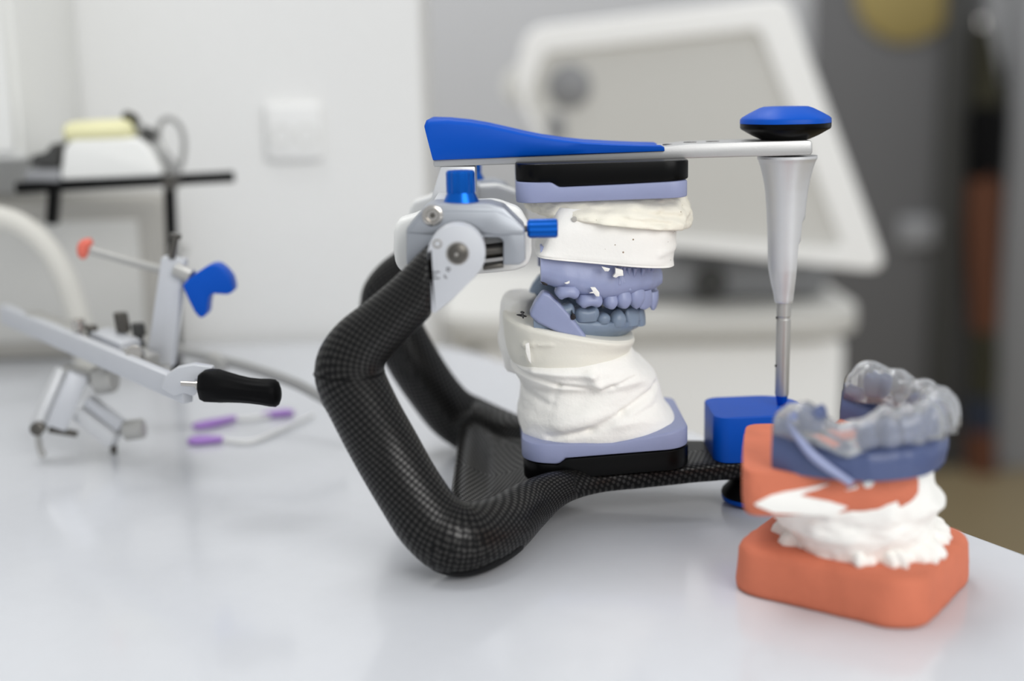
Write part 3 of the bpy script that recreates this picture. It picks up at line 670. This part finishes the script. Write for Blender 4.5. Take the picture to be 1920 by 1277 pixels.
# ================================================================== ORANGE MODEL WITH SPLINT (front right)
cN = T(1713, 1182); cL = T(1382, 1104); cR = T(1852, 1098)
dirA = (cL - cN); dirB = (cR - cN)
ang = math.atan2(dirA.y, dirA.x)             # the long near-left edge
u = Vector((math.cos(ang), math.sin(ang), 0)); v = Vector((u.y, -u.x, 0)); v = v if v.dot(dirB) > 0 else -v
LA = dirA.length; LB = max(48, dirB.length)
corner = cN
cen = corner + u * (LA / 2) + v * (LB / 2)
om = thing('stone_jaw_model', 'orange stone jaw model with white plaster waist and dark blue teeth, nearest the camera', 'dental model', cen)
def OL(x0, x1, y0, y1, r): return [(corner + u * a + v * b) for a, b in rrect(x0, x1, y0, y1, r)]
zs = 16.5
ol = densify([(p.x, p.y) for p in OL(-3, LA + 3, -4, LB + 7, 12)], 2)
rr = []
for (k, z) in ((1.5, 0), (.2, .9), (0, 2.5), (.3, 8), (.6, zs - 2.5), (1.6, zs - .6), (3.2, zs), (9, zs + .2), (20, zs)):
    ring = []
    for x, y in ol:
        p = Vector((x, y, z)); dd = Vector((x, y, 0)) - Vector((cen.x, cen.y, 0)); Ld = dd.length
        p -= dd / Ld * k; nz = .5 * fbm(p, 9, 3) + .18 * fbm(p, 2.5, 8); p += dd / Ld * nz
        if z > 1: p.z += nz * .5
        ring.append(p)
    rr.append(ring)
mb = MB(); mb.rings(rr); mb.build('stone_base', 'orange', om, 60)
print('orange base', LA, LB, ang, cen)
YO = cen.y
# plaster sheet on the base, waist, upper stone
def oblob(rows, name, m, amp, sc, seed, N=120, sub=7, rot=0.0, fine=.12, e=2.3):
    """rows: (cx px, cy px on plane YO, half long, half short, tilt x)"""
    rr = []; keys = []
    for (xl, yl, xr, yr, hd, n) in rows:
        a, b = P(xl, yl, YO), P(xr, yr, YO); keys.append(np.array([a.x, a.z, b.x, b.z, hd, n]))
    return keys
def pc(q): 
    d = q - CAM; z = d.dot(FWD); return (round(960 + d.dot(RGT) / z * FPX), round(638.5 - d.dot(UPV) / z * FPX))
print('orange centre top', pc(Vector((cen.x, cen.y, zs))), dirB.normalized().dot(u))
rr = []; NS = 160
def sk(k, a):                                  # ragged outline of the spread plaster in plan
    q = Vector((math.cos(a), math.sin(a), 0)); e = 2 / 3.0
    x = math.copysign(abs(q.x) ** e, q.x) * (LA / 2 - 3.5); y = math.copysign(abs(q.y) ** e, q.y) * (LB / 2 + .5)
    n_ = 1 + .16 * noise.noise(Vector((q.x * 3.1, q.y * 3.1, 4))) + .14 * noise.noise(Vector((q.x * 9, q.y * 9, 1)))
    return cen - u * 2.5 * k + v * 4 * k + (u * x + v * y) * n_ * k
for k, z in ((.98, -.6), (1.0, .8), (.98, 2.2), (.94, 3.4), (.86, 4.6), (.74, 6.0), (.60, 8.5), (.5, 11)):
    ring = []
    for i in range(NS):
        p = sk(k, 2 * math.pi * i / NS); p.z = zs + z + (.9 * fbm(p, 5, 3) + .5 * fbm(p, 2, 7)) * (1 if z > 0 else 0); ring.append(p)
    rr.append(ring)
mb = MB(); mb.rings(rr); mb.build('plaster_skirt', 'plaster', om, 80)
waist = [(1500, 1035, 1735, 1015, 23, 2.2), (1490, 1015, 1738, 995, 24, 2.2), (1474, 990, 1742, 972, 25, 2.2), (1450, 970, 1746, 955, 26.5, 2.2), (1440, 952, 1748, 935, 27, 2.3), (1424, 935, 1754, 918, 28, 2.3), (1416, 915, 1742, 890, 28, 2.4), (1430, 895, 1744, 862, 27, 2.4), (1460, 880, 1740, 838, 24, 2.4), (1500, 876, 1725, 832, 18, 2.4)]
blob(waist, YO, 140, 7, 1.5, 9, 20.3, [mk(1450, 960, 1600, 985, -.8, 2, YO - 24), mk(1700, 930, 1750, 925, 1.5, 3, YO - 8)], .2).build('plaster_waist', 'plaster', om, 80)
stone = [(1420, 922, 1700, 909, 24, 4), (1400, 918, 1720, 902, 27.6, 4), (1395, 910, 1725, 894, 28.8, 4), (1394, 888, 1726, 880, 29.6, 4), (1394, 868, 1726, 868, 29.6, 4), (1394, 842, 1722, 852, 29, 4), (1397, 835, 1718, 847, 28, 4), (1420, 836, 1690, 847, 22, 3.4)]
blob(stone, YO, 180, 6, .5, 10, 31.0, (), .15, 9, .2).build('stone_block', 'orange', om, 50)
for pts_ in (((1424, 942), (1446, 930), (1474, 923), (1510, 917), (1556, 908), (1532, 918), (1514, 923), (1500, 930), (1530, 936), (1556, 941), (1590, 952), (1560, 968), (1450, 962), (1416, 948)), ((1585, 920), (1600, 915), (1612, 908), (1606, 917), (1590, 920)), ((1618, 905), (1632, 902), (1640, 904), (1634, 914), (1622, 915))):
    flake(pts_, YO - 30.4, 'plaster', om, 'plaster_smear', 3)
# arch of this model: opens to the back left, incisors point to the front right
rN_, fR_, fF_ = P(1440, 800, YO - 20), P(1606, 775, YO + 22), P(1738, 815, YO - 22)
mid = (rN_ + fR_) / 2; fw = (fF_ - mid); fw.z = 0; Lf = fw.length; hwO = (fR_ - rN_).length / 2
AO = Arch(0, Lf, hwO - 2, 2.3, Vector((mid.x, mid.y, 0)), math.atan2(fw.y, fw.x))
zt_o = P(1560, 822, YO - 26).z; zb_o = P(1560, 885, YO - 26).z
print('orange arch', Lf, hwO, zt_o, zb_o)
zmo = lambda X: interp(X, [0, 5, 12, 20, Lf], [zt_o + 5.5, zt_o + 4, zt_o - 2, zt_o - 1.5, zt_o])
PROFO = [(-6, 0), (-6, .5), (-4.5, .9), (-2, 1.0), (1.5, 1.0), (3.2, .93), (4.3, .75), (4.8, .5), (4.6, .25), (4.2, 0)]
ot = []
for a, kind, w_, dp, h_, zo in ((-76, 'molar', 9, 9, 8, 3.5), (-48, 'premolar', 7.4, 8, 8, -1), (-35, 'premolar', 7.2, 8, 8.5, -1), (-24, 'canine', 7.4, 7, 9.5, -1), (-14, 'incisor', 6, 5.5, 9, -1), (-4.5, 'incisor', 6, 5.5, 9, -1)):
    ot.append((a, 4.5)); ot.append((-a, 4.5))
    for sg in (1, -1): add_tooth(om, AO, a * sg, kind, w_, dp, h_, zt_o + zo, 1, 'resin_deep')
gum(AO, lambda X: zb_o, zmo, PROFO, .4, 13, 140, ot, 0).build('gum_arch', 'resin_deep', om, 60)
mb = MB(); pl = []
for i in range(41):
    a = -90 + 180 * i / 40; p, t, n = AO.pt(a, -5.5); pl.append(AO.W(Vector((p.x, p.y, zb_o + 5))))
mb.prism(pl, (0, 0, -9), 0); mb.build('stone_floor', 'orange', om)
mb = MB(); p0, t, n = AO.pt(-84, 5.2); p1, t, n = AO.pt(-56, 5.4)
mb.tube([AO.W(Vector((p0.x, p0.y, zt_o + 6))), AO.W(Vector(((p0.x + p1.x) / 2 - 1, p0.y - .8, zt_o - 3))), AO.W(Vector((p1.x, p1.y, zb_o - .5)))], [.8, 1.5, 1.2], 10, 5); mb.build('gum_ridge', 'resin', om, 80)
# clear splint riding over the teeth: a thing of its own
sp_ = thing('clear_splint', 'clear plastic bite splint with shiny lobes lying over the teeth of the orange stone model', 'dental splint', (cen.x, cen.y, zt_o))
rr = []; st = 150
AS = Arch(-1, Lf + 3.5, hwO - 1.5, 2.2, AO.org + Vector((0, 0, 0)), AO.rot)
lobes = [(-78, 8), (-58, 8), (-40, 7), (-26, 6), (-12, 6), (2, 6), (16, 6), (30, 7), (46, 8), (64, 9), (80, 10)]
for i in range(st + 1):
    a = -88 + 176 * i / st; p0, t, n = AS.pt(a); ring = []
    b = sum(math.exp(-((a - c) / (w_ * .55)) ** 2) for c, w_ in lobes)
    sad = math.exp(-((a + 60) / 11) ** 2)                                     # the low saddle over the gap on the near side
    hgt = 10.2 + 1.6 * b - 5.5 * sad + 2.5 * math.exp(-((a - 78) / 16) ** 2); low = -1.2 * b * .6 - 6 * sad * .6 + 1.5
    wo = 5.2 + .7 * b; wi = 5.4 + .4 * b
    end = min(1, (i + 1) / 4, (st - i + 1) / 4)
    for k in range(15):
        th = math.pi * k / 14; c_, s_ = math.cos(th), math.sin(th); e = 2 / 2.8
        x = (wo if c_ > 0 else wi) * math.copysign(abs(c_) ** e, c_); z = lerp(low, hgt * lerp(.7, 1, end), abs(s_) ** e)
        q = AS.W(p0 + n * x); q.z = zt_o + z; q.z += .25 * fbm(q, 4, 2); ring.append(q)
    rr.append(ring)
n_ = 15; vs = [p for r in rr for p in r]; fs = [(a * n_ + k, a * n_ + k + 1, (a + 1) * n_ + k + 1, (a + 1) * n_ + k) for a in range(st) for k in range(n_ - 1)]
fs.append(tuple(range(n_))); fs.append(tuple(st * n_ + k for k in range(n_)))
mb = MB(); mb.raw(vs, fs); so = mb.build('splint_shell', 'clear', sp_, 80)
md = so.modifiers.new('s', 'SOLIDIFY'); md.thickness = 0.0009; md.offset = 0

# ================================================================== LEFT: FACE BOW WITH BLACK GRIP
fb_ = thing('face_bow', 'silver face bow with blue wing nut and black grip left of the articulator', 'face bow', T(215, 850))
# long flat arm, from far left to the fork by the grip
A0, A1, A2 = P(8, 588, 130), P(255, 690, 30), P(352, 735, -5)
mb = MB(); pts = []
mb.beam(A0, A2, 5, 9.5, .8); arm = mb.build('side_arm', 'silver_light', fb_)
mb = MB(); F = lambda x, y: P(x, y, -9 + (370 - x) * .05)
mb.prism([F(*q) for q in ((308, 706), (330, 690), (362, 684), (398, 689), (398, 700), (382, 706), (366, 712), (366, 724), (372, 732), (362, 744), (345, 738), (325, 744), (300, 728))], (0, 5, 0), .8, 2); mb.build('arm_fork', 'silver_light', fb_)
mb = MB(); mb.lathe([(1.0, 0), (1.0, 8)], P(340, 719, -14), (1, -.1, -.05), 14); mb.lathe([(1.7, 0), (1.8, 3), (1.4, 3.4)], P(368, 722, -14.5), (1, -.1, -.05), 14); mb.build('grip_bolt', 'steel', fb_)
g0, g1 = P(372, 722, -15), P(527, 737, -17); gd = (g1 - g0)
rr = []
for (t, r_, dz) in ((0, 3.0, -.5), (.02, 5.4, -.4), (.08, 6.6, 0), (.16, 6.9, .4), (.26, 6.6, .5), (.36, 6.1, .3), (.5, 5.5, .0), (.62, 5.2, -.2), (.75, 5.2, -.3), (.86, 5.5, -.3), (.93, 5.4, -.3), (.97, 4.4, -.3), (.995, 2.4, -.3), (1, .3, -.3)):
    ring = []
    for k in range(64):
        a = 2 * math.pi * k / 64; q = r_ * (1 - (.05 * max(0, math.sin(math.pi * min(1, max(0, (t - .3) / .65)))) * (.5 + .5 * math.cos(14 * a))) - (.10 * abs(math.sin(3 * a)) if t < .2 else 0))
        ring.append(g0 + gd * t + Vector((0, math.cos(a) * q, math.sin(a) * q + dz)))
    rr.append(ring)
mb = MB(); mb.rings(rr); mb.build('black_grip', 'black_soft', fb_, 60)
# far arm, upright post, pointer with red end, wing nut
B0, B1 = P(335, 655, 130), P(640, 765, 90)
mb = MB(); mb.tube([P(300, 650, 135), P(400, 672, 128), P(470, 690, 115), P(560, 722, 100), P(640, 768, 88)], 2.6, 12, 5); mb.build('far_arm', 'cable', fb_)
mb = MB(); mb.beam(P(392, 668, 125), P(425, 690, 122), 6, 6, .8); mb.build('far_clamp', 'silver_dull', fb_)
mb = MB(); mb.beam(A0 + Vector((6, -2, 0)), B0, 7, 5, .8); mb.build('cross_bar', 'silver_dull', fb_)
mb = MB(); pt = [P(x, y, 62) for x, y in ((302, 482), (346, 488), (322, 690), (272, 690))]; mb.prism(pt, (0, 8, 0), .8); post = mb.build('post', 'silver_light', fb_)
mb = MB(); mb.beam(P(306, 690, 64), P(310, 715, 40), 6, 5, .5); mb.build('post_foot', 'silver_dull', post)
mb = MB(); mb.tube([P(172, 470, 90), P(250, 492, 80), P(335, 514, 66)], [1.8, 1.9, 2.2], 12, 4); ptr = mb.build('pointer_rod', 'silver_dull', fb_)
mb = MB(); mb.tube([P(172, 452, 92), P(158, 460, 92), P(156, 476, 92), P(160, 484, 92)], [1.6, 2.8, 2.6, 1.2], 10, 4); mb.build('rod_end', 'red', ptr)
YN = 55
mb = MB(); mb.prism([P(x, y, YN) for x, y in ((341, 536), (352, 524), (368, 512), (386, 500), (396, 496), (407, 497), (420, 507), (431, 521), (436, 540), (435, 549), (426, 553), (411, 552), (398, 551), (391, 557), (388, 572), (387, 588), (381, 596), (373, 596), (364, 585), (354, 565))], (0, 11, 0), 2.0, 3, 5); wn = mb.build('wing_nut', 'blue_soft', fb_, 70)
mb = MB(); mb.lathe([(3.2, 0), (3.2, 8)], P(330, 505, YN + 6), (.8, -.2, -.35), 16); mb.build('nut_boss', 'silver_dull', wn)
mb = MB(); mb.lathe([(1.6, 0), (1.6, 9), (2.6, 9.2), (2.6, 11), (.01, 11)], P(322, 484, 62), (.25, 0, 1), 14); mb.build('post_stud', 'dark_steel', post)
# slider block with screws on the arm
mb = MB(); mb.beam(P(60, 596, 112), P(285, 680, 52), 9, 7, .8); sl_ = mb.build('slider_plate', 'silver_dull', fb_)
for (x, y, h_, r_, m_) in ((232, 622, 9, 3.2, 'dark_steel'), (262, 630, 6, 3.0, 'darker_grey'), (150, 618, 5, 3.0, 'steel'), (175, 630, 5, 2.5, 'dark_steel')):
    p = P(x, y, 75); mb = MB(); mb.lathe([(r_ * .5, -6), (r_ * .5, 0), (r_, .3), (r_, h_ - .4), (r_ * .8, h_), (.01, h_)], p, (-.1, 0, 1), 20, .04, 10); mb.build('slider_screw', m_, sl_)
mb = MB(); mb.beam(P(75, 604, 104), P(125, 622, 92), 10, 5.5, .6); mb.build('scale_block', 'silver', sl_)
mb = MB(); mb.beam(P(185, 630, 78), P(245, 654, 62), 11, 7, .6); mb.build('scale_block', 'silver_light', sl_)
mb = MB(); mb.lathe([(3.6, -4), (3.6, 4), (3.0, 4.6), (.01, 4.6)], P(255, 665, 38), (.1, -.9, .3), 20); mb.build('arm_screw', 'steel', arm)
# fork clamp standing on the table below the arm
YCm = 75
mb = MB(); mb.beam(P(120, 692, YCm + 8), P(66, 808, YCm - 2), 7, 6, .8); fc = mb.build('fork_clamp', 'silver', fb_)
mb = MB(); mb.beam(P(118, 694, YCm + 8), P(180, 706, YCm + 8), 6, 5, .6); mb.build('clamp_yoke', 'silver_dull', fc)
mb = MB(); mb.beam(P(148, 700, YCm), P(105, 800, YCm - 4), 8, 9, .8); mb.build('clamp_block', 'silver_light', fc)
mb = MB(); mb.lathe([(2.5, 0), (2.5, 3), (6.2, 3.3), (6.6, 5), (6.6, 11), (6, 12), (.01, 12)], P(168, 714, YCm + 4), (1, -.1, .1), 28, .03, 12); mb.build('clamp_knob', 'silver_dull', fc)
mb = MB(); mb.lathe([(4.4, 0), (4.4, 3.2)], P(178, 714, YCm + 3), (1, -.1, .1), 20); mb.build('knob_washer', 'darker_grey', fc)
mb = MB(); mb.beam(P(150, 772, YCm), P(218, 826, YCm - 6), 8, 7, .8); mb.build('clamp_jaw', 'silver', fc)
mb = MB(); mb.beam(P(165, 750, YCm), P(230, 800, YCm - 4), 6, 5, .8); mb.build('clamp_jaw', 'silver_light', fc)
mb = MB(); mb.lathe([(4.2, 0), (4.5, .4), (4.5, 8.5), (4, 9), (.01, 9)], P(234, 808, YCm - 5), (1, 0, .12), 28, .03, 14); mb.build('jaw_screw', 'silver_dull', fc)
mb = MB(); mb.beam(P(92, 805, YCm), P(145, 814, YCm), 3, 2.6, .4); mb.build('clamp_tongue', 'dark_steel', fc)
mb = MB(); p = P(66, 800, YCm); mb.lathe([(3.2, -3), (3.2, 3), (2.6, 3.4), (.01, 3.4)], P(72, 802, YCm - 4), (.1, -1, 0), 18); mb.build('pivot_screw', 'dark_steel', fc)
b = T(214, 850); mb = MB(); mb.lathe([(1.3, 0), (1.6, .6), (1.7, P(216, 818, b.y).z + 1)], b, (0, 0, 1), 14); mb.build('clamp_leg', 'dark_steel', fc)
b2 = T(60, 835); mb = MB(); p2 = P(70, 803, YCm); mb.tube([(p2.x, p2.y, p2.z), (p2.x - 1, p2.y + 3, p2.z * .4), (p2.x, p2.y + 4, 1.6)], 1.6, 10, 4); mb.build('clamp_leg', 'silver_dull', fc)
mb = MB(); mb.tube([P(170, 706, YCm + 4), P(196, 690, YCm), P(212, 668, YCm - 8)], 2.2, 10, 4); mb.build('clamp_link', 'silver_dull', fc)

# ---- applicator sticks with purple ends
def stick(pxs, label, tip_w, r=1.3, both=False):
    pts = [T(x, y) for x, y in pxs]; o = thing('applicator_stick', label, 'applicator', pts[0], 'purple-tipped applicators on the table')
    mb = MB(); mb.tube([p + Vector((0, 0, r + .2)) for p in pts], [r * .8, r, r * .9, r * .6][:len(pts)], 10, 5); mb.build('handle', 'stick', o)
    def tip(p, q):
        dd = (q - p); L = dd.length; rr = []
        mb = MB()
        for t, w_, h_ in ((0, .4, .4), (.06, 1.9, 1.2), (.25, 2.6, 1.7), (.5, 2.4, 1.7), (.75, 1.7, 1.5), (.95, 1.3, 1.3), (1, .6, .6)):
            side = Vector((-dd.y, dd.x, 0)).normalized()
            rr.append([p + dd * t + Vector((0, 0, 1.75)) + side * (w_ * tip_w * math.cos(2 * math.pi * k / 16)) + Vector((0, 0, h_ * math.sin(2 * math.pi * k / 16))) for k in range(16)])
        mb.rings(rr); mb.build('tip', 'purple', o, 60)
    return pts, tip, o
pts, tip, o = stick(((420, 831), (470, 834), (520, 815), (588, 783)), 'white stick ending in the nearest purple tip, closest to the bottom of the table', 2.2)
tip(T(352, 832), T(420, 830))
pts, tip, o = stick(((440, 791), (475, 790), (505, 785)), 'white stick with a purple tip at both ends, farther back on the table', 2.0)
tip(T(362, 807), T(444, 789)); tip(T(552, 778), T(492, 784))

# ---- black rack standing behind the face bow
rk = thing('rack', 'black rod rack with a long crossbar standing in front of the white wall', 'rack', T(308, 713))
Yr = 235
mb = MB(); mb.beam(P(30, 352, Yr - 10), P(440, 331, Yr + 10), 8, 6.2, 1); mb.build('crossbar', 'black', rk)
p, q = P(318, 340, Yr), P(308, 700, Yr); mb = MB(); mb.beam((p.x, Yr, p.z), (p.x - 4, Yr, 0.3), 6, 6.2, .8, up=(0, 1, 0)); mb.build('upright', 'black', rk)
mb = MB(); p = P(103, 350, Yr); q = P(98, 420, Yr); mb.beam(p, q, 6, 7.5, .8, up=(0, 1, 0)); mb.build('drop_rod', 'black', rk)
mb = MB(); mb.box(p.x + 60, p.x + 78, Yr - 14, Yr + 30, 0, 3, .8); mb.build('foot_plate', 'black', rk)
mb = MB(); mb.lathe([(4.5, -6), (4.5, 6)], P(322, 341, Yr - 4), (0, -1, 0), 20); mb.build('clamp_boss', 'dark_steel', rk)
mb = MB(); mb.beam(P(322, 468, Yr - 2), P(352, 468, Yr - 2), 5, 5, .8); mb.build('side_clamp', 'silver_dull', rk)
# white box with a yellow pad on the rack
bx = thing('device', 'white handpiece cradle with pale yellow pad resting on the black rack', 'device', P(200, 335, Yr))
mb = MB(); pts = [P(x, y, Yr - 12) for x, y in ((112, 338), (118, 278), (132, 262), (255, 258), (275, 275), (300, 320), (302, 330))]; mb.prism(pts, (0, 36, 0), 3, 3); mb.build('body', 'white_plastic', bx, 50)
rr = []
mb = MB(); a_, b_ = P(124, 250, Yr), P(256, 243, Yr)
for t, r_ in ((0, 2), (.04, 5.5), (.12, 6.4), (.5, 6.6), (.88, 6.4), (.96, 5.5), (1, 2)):
    rr.append([a_.lerp(b_, t) + Vector((0, 1.8 * r_ * math.cos(2 * math.pi * k / 24), r_ * math.sin(2 * math.pi * k / 24))) for k in range(24)])
mb.rings(rr); mb.build('pad', 'yellow', bx, 60)
mb = MB(); pts = [P(x, y, Yr - 10) for x, y in ((52, 312), (60, 290), (84, 286), (96, 268), (108, 270), (110, 316))]; mb.prism(pts, (0, 24, 0), 2, 2); mb.build('clip', 'darker_grey', bx)
mb = MB(); pts = [P(x, y, Yr - 11) for x, y in ((44, 346), (46, 318), (112, 316), (116, 342))]; mb.prism(pts, (0, 26, 0), 2, 2); mb.build('holder', 'mid_grey', bx)
mb = MB(); mb.tube([P(232, 213, Yr), P(246, 226, Yr), P(252, 244, Yr)], [2, 4.5, 3.5], 12, 5); mb.build('latch', 'olive', bx)
mb = MB(); mb.tube([P(x, y, Yr) for x, y in ((250, 232), (276, 250), (292, 280), (318, 304), (330, 330))], [2.4, 3.4, 2.6, 3.0, 2.6], 12, 5); mb.build('bracket', 'cable', bx)
mb = MB(); mb.lathe([(4, -4), (4.6, 0), (4, 4)], P(279, 254, Yr), (1, 0, -.6), 18); mb.build('joint', 'darker_grey', bx)
ck = MB(); ck.tube([P(x, y, Yr + 20) for x, y in ((330, 330), (342, 300), (345, 262), (334, 232), (312, 222), (298, 240), (300, 270), (322, 300), (338, 318))], 1.6, 10, 6)
tag(ck.build('cable', 'cable'), 'thin grey cable loop standing above the black rack crossbar', 'cable')
# hose arching down on the left
hs = MB(); hs.tube([P(-40, 405, 200), P(-5, 408, 200), P(40, 424, 200), (P(85, 462, 200)), P(120, 520, 200), P(145, 590, 200), P(158, 640, 200), P(165, 690, 200)], 6.6, 18, 6)
tag(hs.build('hose', 'hose'), 'thick beige hose arching down behind the silver face bow', 'hose')
# beige grey equipment box behind
eb = thing('equipment_case', 'beige grey equipment case standing against the wall under the rack', 'case', (P(150, 640, 300).x, 318, 0))
mb = MB(); x0, x1 = P(-120, 500, 300).x, P(300, 500, 300).x; z1 = P(150, 372, 300).z
mb.box(x0, x1, 302, 345, 0, z1, 6, 3); mb.build('body', 'beige_grey', eb)
mb = MB(); mb.box(x0 + 14, x1 - 12, 299.5, 303, 12, z1 - 14, 2); mb.build('front_panel', 'panel_grey', eb)
# white pillar / cabinet edge at the extreme left
wc = thing('wall_cabinet', 'pale white cabinet cut off by the left edge of the photo, above the hose', 'cabinet', (P(-150, 230, 240).x, 300, P(-150, 420, 240).z))
xe = P(28, 100, 240).x
mb = MB(); mb.box(xe - 200, xe, 242, 350, P(0, 300, 242).z, 420, 3); mb.build('body', 'white_plastic', wc)
mb = MB(); mb.box(xe - 196, xe - 4, 236, 242, P(0, 298, 242).z + 4, 416, 2); mb.build('door', 'white_plastic', wc)
# socket on the wall
so_ = thing('wall_socket', 'pale double wall socket on the white wall above the table', 'socket', P(548, 245, 350))
mb = MB(); a, b = P(495, 196, 346), P(606, 300, 346); mb.box(a.x, b.x, 346, 352, b.z, a.z, 2, 3); mb.build('cover', 'wall', so_)
for k in (0, 1):
    mb = MB(); c = Vector((lerp(a.x, b.x, .28 + .44 * k), 346, (a.z + b.z) / 2 - 2)); mb.lathe([(6.5, -.5), (6.5, .4), (5.8, .5), (5.6, -2), (.01, -2)], c, (0, -1, 0), 28); mb.build('socket_well', 'panel_grey', so_)

# ================================================================== RIGHT BACKGROUND: cart with a big tilted white screen, wall items
YK = 860
ct = thing('equipment_cart', 'white cart with rounded top standing behind the table and carrying the tilted screen', 'cart', (P(1280, 700, YK).x, YK + 150, FLOOR))
x0, x1 = P(1000, 700, YK).x, P(1585, 700, YK).x
mb = MB(); mb.box(x0 - 60, x1, YK, YK + 330, FLOOR + 60, P(1300, 640, YK).z, 12, 4); mb.build('body', 'rim_white', ct, 40)
zt_, zb2 = P(1300, 588, YK - 30).z, P(1300, 640, YK - 30).z
mb = MB(); slab(mb, densify(rrect(P(820, 600, YK - 30).x, P(1632, 600, YK - 30).x, YK - 30, YK + 340, 60), 12)[::-1], zb2, zt_, 6); mb.build('worktop', 'panel_grey', ct, 40)
mb = MB(); a = P(830, 650, YK); mb.box(P(835, 650, YK).x, x0 - 62, YK + 40, YK + 300, FLOOR + 60, zb2, 12, 3); mb.build('side_bay', 'white_plastic', ct)
for x in (x0 - 20, x1 - 40):
    for y in (YK + 40, YK + 290):
        mb = MB(); mb.lathe([(30, -12), (30, 12)], (x, y, FLOOR + 30), (1, 0, 0), 24); mb.build('caster', 'black_soft', ct)
# tilted screen
YM = 820
sn = thing('monitor', 'large white tilted screen seen from behind on the white cart', 'monitor', P(1300, 560, YM + 60))
def rp(pts, r):
    v3 = [Vector((p.x, p.z)) for p in pts]; return round_poly([(q.x, q.y) for q in v3], r)
outer = [P(x, y, YM) for x, y in ((985, 52), (1478, -8), (1668, 512), (1120, 452), (962, 170))]
inner = [P(x, y, YM) for x, y in ((1022, 102), (1420, 58), (1578, 470), (1120, 436), (990, 190))]
o2 = rp(outer, [22, 16, 26, 30, 26]); i2 = rp(inner, [10, 10, 12, 12, 14])
mb = MB(); n_ = len(o2)
fr = []
for (pl_, y) in ((o2, YM + 26), (o2, YM + 4), ([(lerp(a[0], b[0], .06), lerp(a[1], b[1], .06)) for a, b in zip(o2, i2)], YM), ([(lerp(a[0], b[0], .9), lerp(a[1], b[1], .9)) for a, b in zip(o2, i2)], YM), (i2, YM + 7), (i2, YM + 26)):
    fr.append([Vector((x, y, z)) for x, z in pl_])
fr.append(fr[0]); mb.rings(fr, cap=False); mb.build('rim', 'rim_white', sn, 40)
mb = MB(); mb.prism([Vector((x, YM + 8, z)) for x, z in i2], (0, 16, 0), 0); mb.build('back_panel', 'panel_grey', sn)
mb = MB(); mb.lathe([(20, -28), (23, 0), (21, 14), (.01, 17)], P(985, 160, YM + 28), (-.3, -1, 0), 28); mb.build('hinge_cap', 'white_plastic', sn)
mb = MB(); mb.lathe([(22, -14), (22, 3), (18, 6), (.01, 6)], P(1068, 162, YM + 8), (0, -1, 0), 28); mb.build('vent_knob', 'mid_grey', sn)
mb = MB(); mb.beam(P(1042, 215, YM + 10), P(1046, 262, YM + 10), 18, 16, 3); mb.build('socket_block', 'mid_grey', sn)
mb = MB(); a, b = P(1120, 478, YM + 70), P(1560, 590, YM + 70); mb.box(a.x, b.x, YM + 70, YM + 230, zt_ + .4, a.z, 24, 4); nb = mb.build('screen_base', 'mid_grey', sn, 40)
mb = MB(); mb.lathe([(18, -4), (18, 8), (13, 11), (.01, 11)], P(1332, 528, YM + 70), (0, -1, 0), 28); mb.build('base_knob', 'darker_grey', nb)
mb = MB(); pa_, pb_ = P(1330, 380, YM + 70), P(1330, 490, YM + 130); mb.beam(pa_, pb_, 90, 40, 6, up=(0, 1, 0)); mb.build('neck', 'mid_grey', sn)
mb = MB(); mb.box(pa_.x - 55, pa_.x + 55, YM + 22, YM + 90, pa_.z - 30, pa_.z + 60, 6); mb.build('neck_mount', 'panel_grey', sn)
# yellow card on the far wall
cdn = thing('wall_chart', 'mustard yellow rounded chart on the far wall at the top right', 'chart', P(1690, 20, YW - 34))
yc_ = P(1700, -20, YW - 36)
mb = MB(); mb.lathe([(115, 0), (115, 4), (112, 6), (.01, 6)], yc_, (0, -1, 0), 48); mb.build('card', 'mustard', cdn)
# garment hanging by the far right panel
gm = thing('hanging_coat', 'long brown coat with black shoulders hanging beside the dark door at the far right', 'coat', P(1850, 900, YW - 90))
bands = [('hood', 'olive', ((1842, 50, 8), (1848, 100, 16), (1852, 160, 24), (1854, 200, 32))), ('shoulders', 'black_soft', ((1854, 190, 30), (1852, 230, 38), (1850, 280, 36), (1848, 335, 32))),
         ('body', 'brown', ((1848, 325, 31), (1845, 400, 32), (1844, 480, 30), (1846, 560, 27), (1846, 620, 25))), ('skirt', 'olive', ((1846, 610, 25), (1846, 680, 26), (1842, 750, 26))),
         ('blue_band', 'navy', ((1842, 740, 27), (1840, 770, 29), (1840, 805, 28))), ('hem', 'brown', ((1840, 800, 27), (1840, 860, 29), (1840, 925, 30)))]
for nm, m_, rows in bands:
    rr = []
    for (x, y, hw) in rows:
        c = P(x, y, YW - 75); r_ = hw * 1.18
        rr.append([c + Vector((r_ * math.cos(2 * math.pi * k / 28) * (1 + .07 * math.cos(5 * 2 * math.pi * k / 28)), 40 * math.sin(2 * math.pi * k / 28), 0)) for k in range(28)])
    mb = MB(); mb.rings(rr); mb.build(nm, m_, gm, 70)
mb = MB(); p = P(1842, 52, YW - 75); mb.tube([p, p + Vector((0, 20, 30)), p + Vector((0, 75, 30))], 5, 10, 4); mb.build('hook', 'steel', gm)
